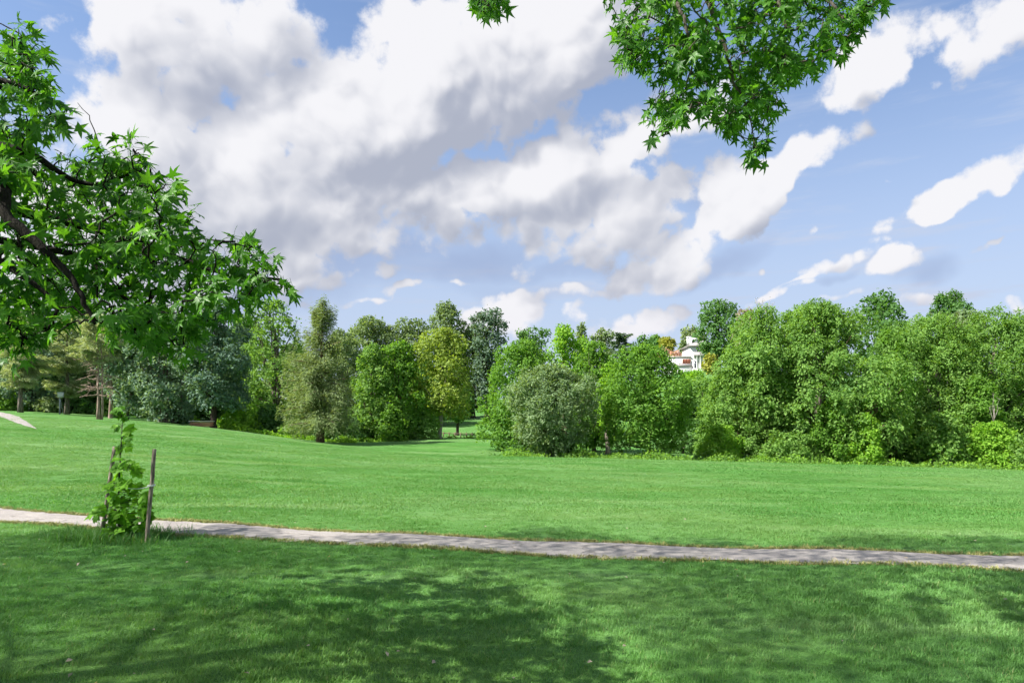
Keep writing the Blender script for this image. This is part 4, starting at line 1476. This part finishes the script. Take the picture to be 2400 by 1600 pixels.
def in_poly(x, y, poly):
    inside = np.zeros(len(x), bool)
    n = len(poly)
    for i in range(n):
        (x0, y0), (x1, y1) = poly[i], poly[(i + 1) % n]
        c = (y0 > y) != (y1 > y)
        xi = (x1 - x0) * (y - y0) / (y1 - y0 + 1e-12) + x0
        inside ^= c & (x < xi)
    return inside


def project(P):
    return 1200 + F_PX * P[:, 0] / P[:, 1], HZ - F_PX * (P[:, 2] - CAMZ) / P[:, 1]


rgL = np.random.default_rng(21)
GUM_LEAF = [star_leaf('sweetgum_leaf', LEAF['gum'], t, rgL, .116, wide=.15, notch=.33)[0] for t in np.linspace(.02, 1, 14)]


def plain_star(name, tint, size):
    """ten-sided star for the crown high overhead"""
    a_ = np.radians([0, 29, 58, 90, 122, 180, 238, 270, 302, 331])
    r_ = np.array([1, .40, .95, .38, .62, .30, .62, .38, .95, .40]) * size * .57
    V = np.vstack([[0, 0, .02 * size], np.stack([r_ * np.cos(a_), r_ * np.sin(a_), -.15 * r_], 1)])
    F = np.array([(0, i + 1, (i + 1) % 10 + 1) for i in range(10)])
    return np_mesh(name, V, [F], [LEAF['gum']], np.full(11, tint))


GUM_SIMPLE = [plain_star('sweetgum_leaf_shade', t, .15) for t in (.3, .6, .9)]


BOUGH, GUMS = [], []


def gum_tree(label, trunk_base, trunk_top, limb_px, polys, depth, n_twig, canopy, seed, hang, bark, per=(7, 12), spread=.9, group='sweetgum trees over the camera'):
    """sweetgum whose low boughs reach into the view; limb_px = list of [(px,py,depth,radius)...]"""
    rg = np.random.default_rng(seed)
    root = tag(link('sweetgum_tree', None, loc=(trunk_base[0], trunk_base[1], float(H(trunk_base[0], trunk_base[1])))), label, 'tree', group)
    org = np.array(root.location)
    inv = Matrix.Translation(-root.location)
    T0, T1 = np.array(trunk_base, float), np.array(trunk_top, float)
    T0[2] = org[2]
    mb = MB()
    mb.tube(curve(T0 - org - np.array([0, 0, .3]), T1 - org, 10, (.1, .05, 0), rg, .02), np.linspace(.22, .03, 10) * np.array([1.5, 1.2] + [1] * 8), 12)
    mb.build('trunk', BARK[bark], root, True)
    nodes = []
    for L_ in limb_px:
        pts = np.array([at(a, b, c) for a, b, c, r in L_])
        rad = np.array([r for *_, r in L_])
        zj = pts[0][2] * .6 + T1[2] * .12
        tj = np.clip((min(zj, T1[2] * .9) - T0[2]) / (T1[2] - T0[2]), .1, .95)
        start = T0 + (T1 - T0) * tj
        full = spline(np.vstack([start, (start + pts[0]) / 2 + np.array([0, 0, .12]), pts]), 40)
        rr = np.interp(np.linspace(0, len(rad) + 1, 40), np.arange(len(rad) + 2), np.concatenate([[rad[0] * 1.6, rad[0] * 1.25], rad]))
        mb = MB()
        mb.tube(full - org + rg.normal(0, .004, full.shape), rr, 8)
        mb.build('limb', BARK[bark], root, True)
        nodes.append(full[8:])
    nodes = np.concatenate(nodes)
    npx, npy = project(np.where(nodes[:, 1:2] > .5, nodes, np.array([[0, 1e-3, 50.]])))
    # twigs to tips spread through the bough's outline
    tips = []
    for poly, share in polys:
        xs, ys = [p[0] for p in poly], [p[1] for p in poly]
        want = int(n_twig * share)
        while want > 0:
            x, y = rg.uniform(min(xs), max(xs), 4 * want), rg.uniform(min(ys), max(ys), 4 * want)
            ok = in_poly(x, y, poly)
            x, y = x[ok][:want], y[ok][:want]
            d = rg.uniform(depth[0], depth[1], len(x))
            tips.append(np.stack([(x - 1200) / F_PX * d, d, CAMZ + (HZ - y) / F_PX * d], 1))
            want -= len(x)
    for L_ in limb_px:
        a, b, c, _ = L_[-1]
        tips += [at(a, b, c)[None] + rg.normal(0, .09, (5, 3))]
    tips = np.concatenate(tips)
    tx, ty = project(tips)
    tok = np.zeros(len(tips), bool)
    for poly, _ in polys:
        tok |= in_poly(tx, ty, poly)
    tips = tips[tok]
    tw = MB()
    Cs, As, Ns, Ss = [], [], [], []
    # grow outward: every twig leaves the nearest limb or earlier twig
    dl = np.array([np.linalg.norm(nodes - t, axis=1).min() for t in tips])
    for tp_ in tips[np.argsort(dl)]:
        dd = np.linalg.norm(nodes - tp_, axis=1) + rg.uniform(0, .10, len(nodes))
        s = nodes[np.argmin(np.where(dd < .10, 9.0, dd))]
        ln = np.linalg.norm(tp_ - s)
        c = curve(s, tp_, 7, (0, 0, hang * ln * .18), rg, .012)
        tw.tube(c - org, np.linspace(.0060, .0024, 7), 5, False)
        nodes = np.vstack([nodes, c[3:]])
        nl = int(rg.integers(*per))
        f = np.clip(1 - rg.uniform(0, 1, nl) ** 1.5 * min(1, .45 / max(ln, .2)), 0, 1) * 6
        i = np.minimum(f.astype(int), 5)
        p = c[i] + (c[i + 1] - c[i]) * (f - i)[:, None]
        tdir = unit((c[-1] - c[-3])[None])[0]
        out = unit(tdir * .55 + rg.normal(0, .75, (nl, 3)) + np.array([0, 0, -.10]))
        pl = .045 + .045 * rg.uniform(0, 1, nl)[:, None]
        A = unit(out + np.array([0, 0, -.75]) * spread + rg.normal(0, .25, (nl, 3)))
        N = SUNN * .55 + np.array([0, -.35, .35]) + rg.normal(0, .55, (nl, 3))
        Cs.append(p + out * pl)
        As.append(A)
        Ns.append(N)
        Ss.append(rg.uniform(.72, 1.18, nl))
    tw_o = tw.build('twig', BARK[bark], root, True)
    tw_o['kind'] = 'stuff'
    C, A, N, S = map(np.concatenate, (Cs, As, Ns, Ss))
    # nothing strays outside the bough's outline
    x, y = project(C)
    ok = np.zeros(len(C), bool)
    for poly, _ in polys:
        cx, cy = np.mean([p[0] for p in poly]), np.mean([p[1] for p in poly])
        ok |= in_poly(x, y, [(cx + (a - cx) * 1.09, cy + (b - cy) * 1.09) for a, b in poly])
    C, A, N, S = C[ok], A[ok], N[ok], S[ok]
    # the stout limb stays bare in front
    L0 = limb_px[0]
    if L0[0][3] > .028 and seed == 5:
        x, y = project(C)
        bare = np.zeros(len(C), bool)
        for (a0, b0, *_), (a1, b1, *_) in zip(L0[2:-1], L0[3:]):
            t = np.clip(((x - a0) * (a1 - a0) + (y - b0) * (b1 - b0)) / ((a1 - a0) ** 2 + (b1 - b0) ** 2), 0, 1)
            bare |= np.hypot(x - a0 - t * (a1 - a0), y - b0 - t * (b1 - b0)) < 34
        ok = ~(bare & (C[:, 1] < 3.9) & (rg.uniform(0, 1, len(C)) < .85))
        C, A, N, S = C[ok], A[ok], N[ok], S[ok]
    Call = C
    x, y = project(C)
    vis = (x > -30) & (x < 2430) & (y > -30)
    order = np.argsort(C[:, 1] + np.where(vis, 0, 100) - .02 * S)
    big, rest = order[:300], order[300:]
    leaf_objects(GUM_LEAF, C[big], A[big], N[big], S[big], root, rg, inv)
    joined_leaves('foliage', GUM_LEAF, C[rest] - org, A[rest], N[rest], S[rest], root, LEAF['gum'], rg)
    BOUGH.append(Call)
    GUMS.append((root, org, T0, T1, bark))
    return root


LEFT_OUT = [(-480, 60), (-135, 20), (-135, 780), (-420, 700)]
UPPER_POLY = [(-140, 60), (10, 50), (60, 65), (118, 92), (95, 170), (150, 200), (205, 245), (165, 290), (110, 330), (60, 345), (-140, 360)]
LEFT_POLY = [(-140, 350), (60, 360), (110, 400), (190, 350), (250, 335), (330, 330), (372, 378), (330, 430), (380, 415), (440, 450), (455, 500), (470, 560), (560, 552), (635, 570), (620, 640),
             (715, 640), (712, 668), (660, 690), (600, 690), (560, 735), (500, 745), (455, 800), (440, 845), (400, 850), (385, 800), (330, 815), (250, 775), (180, 745), (150, 780), (105, 790),
             (75, 845), (30, 835), (-40, 800), (-140, 760)]
gum_tree('sweetgum tree reaching in from the left with dark limb and star leaves', (-7.2, 2.2, 0), (-8.0, 2.6, 9.6),
         [[(-150, 380, 3.3, 0.0292), (20, 510, 3.3, 0.0265), (100, 580, 3.3, 0.0212), (165, 650, 3.3, 0.0159), (200, 715, 3.3, 0.0117), (222, 762, 3.3, 0.0074)],
          [(-120, 470, 4.4, .035), (150, 520, 4.5, .028), (330, 570, 4.5, .018), (520, 640, 4.4, .011), (660, 655, 4.3, .005)],
          [(-120, 330, 3.9, .03), (60, 360, 3.9, .02), (200, 430, 4.0, .012), (330, 400, 4.0, .006)],
          [(-140, 200, 3.7, .025), (0, 190, 3.7, .016), (90, 220, 3.7, .008)],
          [(-130, 590, 3.7, .025), (40, 640, 3.7, .016), (130, 720, 3.7, .009), (95, 790, 3.7, .005)],
          [(100, 580, 4.1, .02), (230, 650, 4.1, .014), (330, 730, 4.1, .009), (410, 810, 4.1, .005)]],
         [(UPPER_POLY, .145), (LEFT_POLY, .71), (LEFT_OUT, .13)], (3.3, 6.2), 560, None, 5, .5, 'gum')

TOP_OUT = [(1330, -330), (1400, -55), (2090, -55), (2200, -330), (2050, -560), (1500, -560)]
TUFT_OUT = [(1090, -260), (1105, -45), (1210, -45), (1330, -330), (1250, -420)]
TOP_POLY = [(1408, 25), (1395, -70), (2090, -70), (2066, 35), (2010, 70), (1975, 130), (1920, 160), (1885, 195), (1830, 190), (1845, 290), (1805, 300), (1835, 372), (1790, 400), (1765, 415),
            (1740, 395), (1715, 330), (1690, 300), (1640, 265), (1590, 285), (1545, 320), (1515, 325), (1520, 260), (1545, 190), (1470, 155), (1440, 165), (1420, 110), (1440, 60)]
TUFT_POLY = [(1108, -50), (1205, -50), (1195, 15), (1172, 34), (1140, 40), (1112, 12)]
gum_tree('sweetgum bough hanging into the top of the picture from a tree behind', (2.4, -1.8, 0), (.8, -.4, 9.4),
         [[(1640, -160, 4.7, .030), (1665, 10, 4.7, .020), (1700, 110, 4.7, .014), (1718, 190, 4.7, .010), (1755, 265, 4.7, .006), (1770, 350, 4.7, .003)],
          [(1540, -160, 5.0, .022), (1530, 0, 5.0, .012), (1510, 70, 5.0, .008), (1470, 120, 5.0, .004)],
          [(1800, -160, 5.0, .025), (1830, 20, 5.0, .014), (1850, 90, 5.0, .009), (1840, 140, 5.0, .004)],
          [(1590, -120, 4.6, .02), (1600, 30, 4.6, .012), (1625, 130, 4.6, .008), (1600, 230, 4.6, .004)],
          [(1900, -130, 5.2, .02), (1960, 20, 5.2, .01), (1990, 60, 5.2, .004)],
          [(1150, -160, 5.1, .012), (1150, -20, 5.1, .005)]],
         [(TOP_POLY, .62), (TUFT_POLY, .055), (TOP_OUT, .30), (TUFT_OUT, .06)], (4.2, 6.3), 380, None, 9, -.4, 'gumgrey', (7, 12), 1.1)


def overhead_crowns():
    """the two crowns above the view; together with the low boughs they give the near lawn its even, broken shade"""
    rg = np.random.default_rng(77)
    sx, sy = SUNN[0] / SUNN[2], SUNN[1] / SUNN[2]

    def shadow(P):
        return P[:, 0] - sx * P[:, 2], P[:, 1] - sy * P[:, 2]
    bx_, by_ = shadow(np.concatenate(BOUGH))
    hist, ex, ey = np.histogram2d(bx_, by_, bins=[np.arange(-14, 14.5, .5), np.arange(-4, 14.5, .5)])
    tau = hist * .0062 / .25
    stp = .073
    gx, gy = [v.ravel() for v in np.meshgrid(np.arange(-11, 12, stp), np.arange(1.2, 11.4, stp))]
    n = len(gx)
    gx, gy = gx + rg.uniform(-.5, .5, n) * stp, gy + rg.uniform(-.5, .5, n) * stp
    edge = 10.75 + .5 * np.sin(gx * 1.1 + 1.0) + .35 * np.sin(gx * 2.7) - .16 * np.clip(-3.5 - gx, 0, 6)
    soft = np.clip((edge - gy) / .7, 0, 1)
    ti = tau[np.clip(((gx + 14) / .5).astype(int), 0, tau.shape[0] - 1), np.clip(((gy + 4) / .5).astype(int), 0, tau.shape[1] - 1)]
    keep = rg.uniform(0, 1, n) < soft * np.clip(1.04 - ti * 1.1, .04, 1)
    gx, gy = gx[keep], gy[keep]
    h = rg.uniform(7.4, 10.4, len(gx)) + .5 * np.sin(gx * 1.3) * np.sin(gy)
    C = np.stack([gx + sx * h, gy + sy * h, h], 1)
    ok = (C[:, 2] > CAMZ + .66 * np.maximum(C[:, 1], 0) + .3) | (np.abs(C[:, 0]) > .80 * C[:, 1] + .5)
    C = C[ok]
    for k, (root, org, T0, T1, bark) in enumerate(GUMS):
        sel = (C[:, 0] < -3.2) if k == 0 else (C[:, 0] >= -3.2)
        P = C[sel]
        m = len(P)
        A = rg.normal(0, 1, (m, 3)) + np.array([0, 0, -.6])
        N = rg.normal(0, .6, (m, 3)) + SUNN * .6 + np.array([0, 0, .4])
        joined_leaves('crown', GUM_SIMPLE, P - org, A, N, rg.uniform(.66, 1.16, m), root, LEAF['gum'], rg)
        bm = MB()
        for p in P[rg.permutation(m)[:26]]:
            t_ = rg.uniform(.45, .95)
            s = T0 + (T1 - T0) * t_
            bm.tube(curve(s - org, p - org, 6, (0, 0, .25), rg, .08), np.linspace(.03, .006, 6), 5, False)
        b_ = bm.build('branch', BARK[bark], root, True)
        b_['kind'] = 'stuff'


overhead_crowns()

# ---------------- staked sapling by the path
rgS = np.random.default_rng(5)
TL = [(0, .62), (38, .95), (-38, .95), (100, .80), (-100, .80)]
SAP = [star_leaf('sapling_leaf', LEAF['sap'], t, rgS, .225, TL, .56, .36, .25)[0] for t in np.linspace(.05, 1, 9)]
sb = ground_at(281, 1262)
sap = tag(link('sapling', None, loc=sb), 'young broad leaved sapling tied between two wooden stakes', 'sapling')
dS = sb[1]


def rel(px, py, dd=0.0):
    return at(px, py, dS + dd) - sb


st = MB()
stem = np.array([(0, 0, -.05), rel(279, 1210), rel(278, 1140), rel(281, 1090), rel(284, 1040), rel(287, 985)])
st.tube(spline(stem, 20), np.linspace(.016, .005, 20), 7)
st.build('stem', BARK['dark'], sap, True)
spots = []
for px, py, n, sx, sy in ((272, 965, 3, 10, 8), (284, 978, 4, 12, 6), (268, 1006, 2, 6, 5), (301, 1009, 2, 6, 5), (300, 1027, 3, 6, 6), (302, 1046, 2, 6, 6), (275, 1050, 1, 4, 4), (276, 1072, 2, 4, 8),
                          (300, 1090, 5, 14, 10), (322, 1105, 4, 10, 8), (272, 1105, 3, 10, 10), (250, 1142, 4, 12, 8), (285, 1140, 6, 20, 10), (325, 1165, 6, 16, 16), (275, 1175, 8, 22, 14),
                          (235, 1200, 5, 14, 10), (222, 1214, 2, 6, 5), (265, 1210, 7, 20, 12), (300, 1215, 7, 22, 14), (338, 1200, 5, 14, 14), (350, 1222, 3, 7, 8), (255, 1240, 5, 14, 8), (285, 1245, 5, 14, 8), (325, 1235, 3, 12, 6)):
    for _ in range(int(n * 1.6 + .5)):
        spots.append((rgS.normal(px, sx * .6), rgS.normal(py, sy * .6)))
stk = spline(stem, 40)
twg = MB()
C_, A_, N_, S_ = [], [], [], []
for px, py in spots:
    p = rel(px, py, rgS.uniform(-.22, .22))
    j = stk[np.argmin(np.abs(stk[:, 2] - (p[2] + rgS.uniform(-.05, .05))))]
    out = unit((p - j + np.array([0, 0, .001]))[None])[0]
    A = unit((out + np.array([0, -.15, -.55]) + rgS.normal(0, .3, 3))[None])[0]
    q = p - A * .07
    twg.tube(curve(j, q, 4, (0, 0, .03)), np.linspace(.004, .002, 4), 4, False)
    C_.append(q)
    A_.append(A)
    N_.append(SUNN * .5 + np.array([0, -.8, .35]) + rgS.normal(0, .35, 3))
    S_.append(rgS.uniform(.65, 1.15) * (1.0 if py > 1060 else .85))
t_ = twg.build('twig', BARK['dark'], sap)
t_['kind'] = 'stuff'
leaf_objects(SAP, np.array(C_), np.array(A_), np.array(N_), np.array(S_), sap, rgS, Matrix.Identity(4))


def stake(label, bot, top, dd, mark=False):
    b0 = ground_at(*bot)
    t0 = at(top[0], top[1], b0[1] + dd)
    o = tag(link('stake', None, loc=b0), label, 'stake', 'stakes beside the sapling')
    v = t0 - b0
    n = 7
    P = np.array([-.12 * v] + [v * s for s in np.linspace(.02, 1, n)])
    P[2:-1] += rgS.normal(0, .0025, (n - 2, 3))
    a = unit(np.cross(v, [0, 1, 0.])[None])[0]
    b = unit(np.cross(v, a)[None])[0]
    h = .020
    V, F = [], []
    for k_, p in enumerate(P):
        hh = h * (1 + rgS.normal(0, .02)) * (.92 if k_ == n else 1)
        V += [p + a * hh * s + b * hh * t for s, t in ((-1, -1), (1, -1), (1, 1), (-1, 1))]
    for k_ in range(len(P) - 1):
        for j in range(4):
            F.append((k_ * 4 + j, k_ * 4 + (j + 1) % 4, k_ * 4 + 4 + (j + 1) % 4, k_ * 4 + 4 + j))
    e = (len(P) - 1) * 4
    F.append((e, e + 1, e + 2, e + 3))
    mb = MB()
    mb.add(V, F)
    mb.build('shaft', STAKEM, o)
    return o, b0, v


STAKEM = bark_mat('stake_wood', (.15, .12, .095), (.40, .335, .28), 14.0)
stake('left wooden stake half hidden by the sapling leaves', (238, 1256), (269, 1046), .05)
o2, b2, v2 = stake('right wooden stake with a white tie around it', (344, 1270), (362, 1052), 0.0)
TIEM = plain_mat('white_tie', (.62, .66, .62), .6, .3, .05)
tp2 = b2 + v2 * .60
tie = tag(link('tie', None, loc=tp2), 'white tie strung from the right stake to the sapling stem', 'tie')
mb = MB()
e1 = sb + rel(284, 1139) - tp2
mb.tube(curve((-.02, -.02, 0), e1, 10, (0, 0, -.035)), .0055, 6)
mb.build('cord', TIEM, tie, True)
mb = MB()
lp = np.array([(-.034, -.034, 0), (.034, -.034, .006), (.034, .034, .01), (-.034, .034, .004), (-.034, -.034, 0)])
for z_ in (0, .014):
    mb.tube(lp + np.array([0, 0, z_]), .007, 6)
mb.build('loop', TIEM, tie, True)

# taller unmown grass round the sapling and along the path edges
rgT = np.random.default_rng(11)
tall_t = [tuft_mesh('tuft_tall', 22, .10, .08, .26, .009, rgT) for _ in range(4)]
n = 230
ang, rr_ = rgT.uniform(0, 6.28, n), np.abs(rgT.normal(0, .32, n))
TP = np.stack([sb[0] + .05 + rr_ * np.cos(ang) * 1.3, sb[1] + rr_ * np.sin(ang)], 1)
pts = np.stack([TP[:, 0], TP[:, 1], H(TP[:, 0], TP[:, 1])], 1)
gn_scatter('tall_grass', pts, np.stack([rgT.normal(0, .1, n), rgT.normal(0, .1, n), rgT.uniform(0, 6.28, n)], 1), rgT.uniform(.55, 1.1, n), tall_t, 'longer grass around the foot of the sapling')


# dry ragged verge
def verge_material():
    m, g, o = new_mat('verge_blade')
    at_ = g.n('ShaderNodeAttribute', attribute_name='tint').outputs['Fac']
    c = g.mix(at_, (.15, .20, .045), (.42, .37, .15))
    principled(g, o, c, .7, .2)
    return m


old = GRASSM
GRASSM = verge_material()
verge_t = [tuft_mesh('tuft_verge', 18, .06, .02, .06, .007, rgT) for _ in range(4)]
GRASSM = old
k_ = rgT.integers(60, 840, 6000)
Cc = PATH_C[k_] + rgT.normal(0, .02, (6000, 2))
Tt = np.gradient(PATH_C, axis=0)[k_]
Tt /= np.linalg.norm(Tt, axis=1, keepdims=True)
Nn = np.stack([-Tt[:, 1], Tt[:, 0]], 1)
VP = Cc + Nn * (np.where(rgT.uniform(0, 1, 6000) < .5, -1, 1) * (PATH_W + rgT.normal(.02, .045, 6000)))[:, None] + Tt * rgT.uniform(-.05, .05, 6000)[:, None]
kk = (VP[:, 1] > 2) & (VP[:, 1] < 20)
VP = VP[kk]
pts = np.stack([VP[:, 0], VP[:, 1], H(VP[:, 0], VP[:, 1]) + .008], 1)
n = len(pts)
gn_scatter('verge', pts, np.stack([rgT.normal(0, .15, n), rgT.normal(0, .15, n), rgT.uniform(0, 6.28, n)], 1), rgT.uniform(.6, 1.2, n), verge_t, 'dry ragged grass verge along the footpath')
# scattered fallen leaves and clippings on the near lawn
rgF = np.random.default_rng(19)
n = 90
fy = rgF.uniform(3.8, 12.5, n)
fx = rgF.uniform(-1, 1, n) * (.78 * fy)
fz = H(fx, fy) + .045 + rgF.uniform(0, .02, n)
Lf = rgF.uniform(.02, .055, n)
V, F = leaf_quads(np.stack([fx, fy, fz], 1), rgF.normal(0, 1, (n, 3)) * np.array([1, 1, .2]), rgF.normal(0, .3, (n, 3)) + np.array([0, -.2, 1]), Lf, Lf * .6, .2)
tag(link('leaf_litter', np_mesh('leaf_litter', V, [F], [LEAF['dry']], np.repeat(rgF.uniform(.2, 1, n), 4))), 'few dry fallen leaves on the lawn', kind='stuff')
print('TREE TRIS', NTRIS)
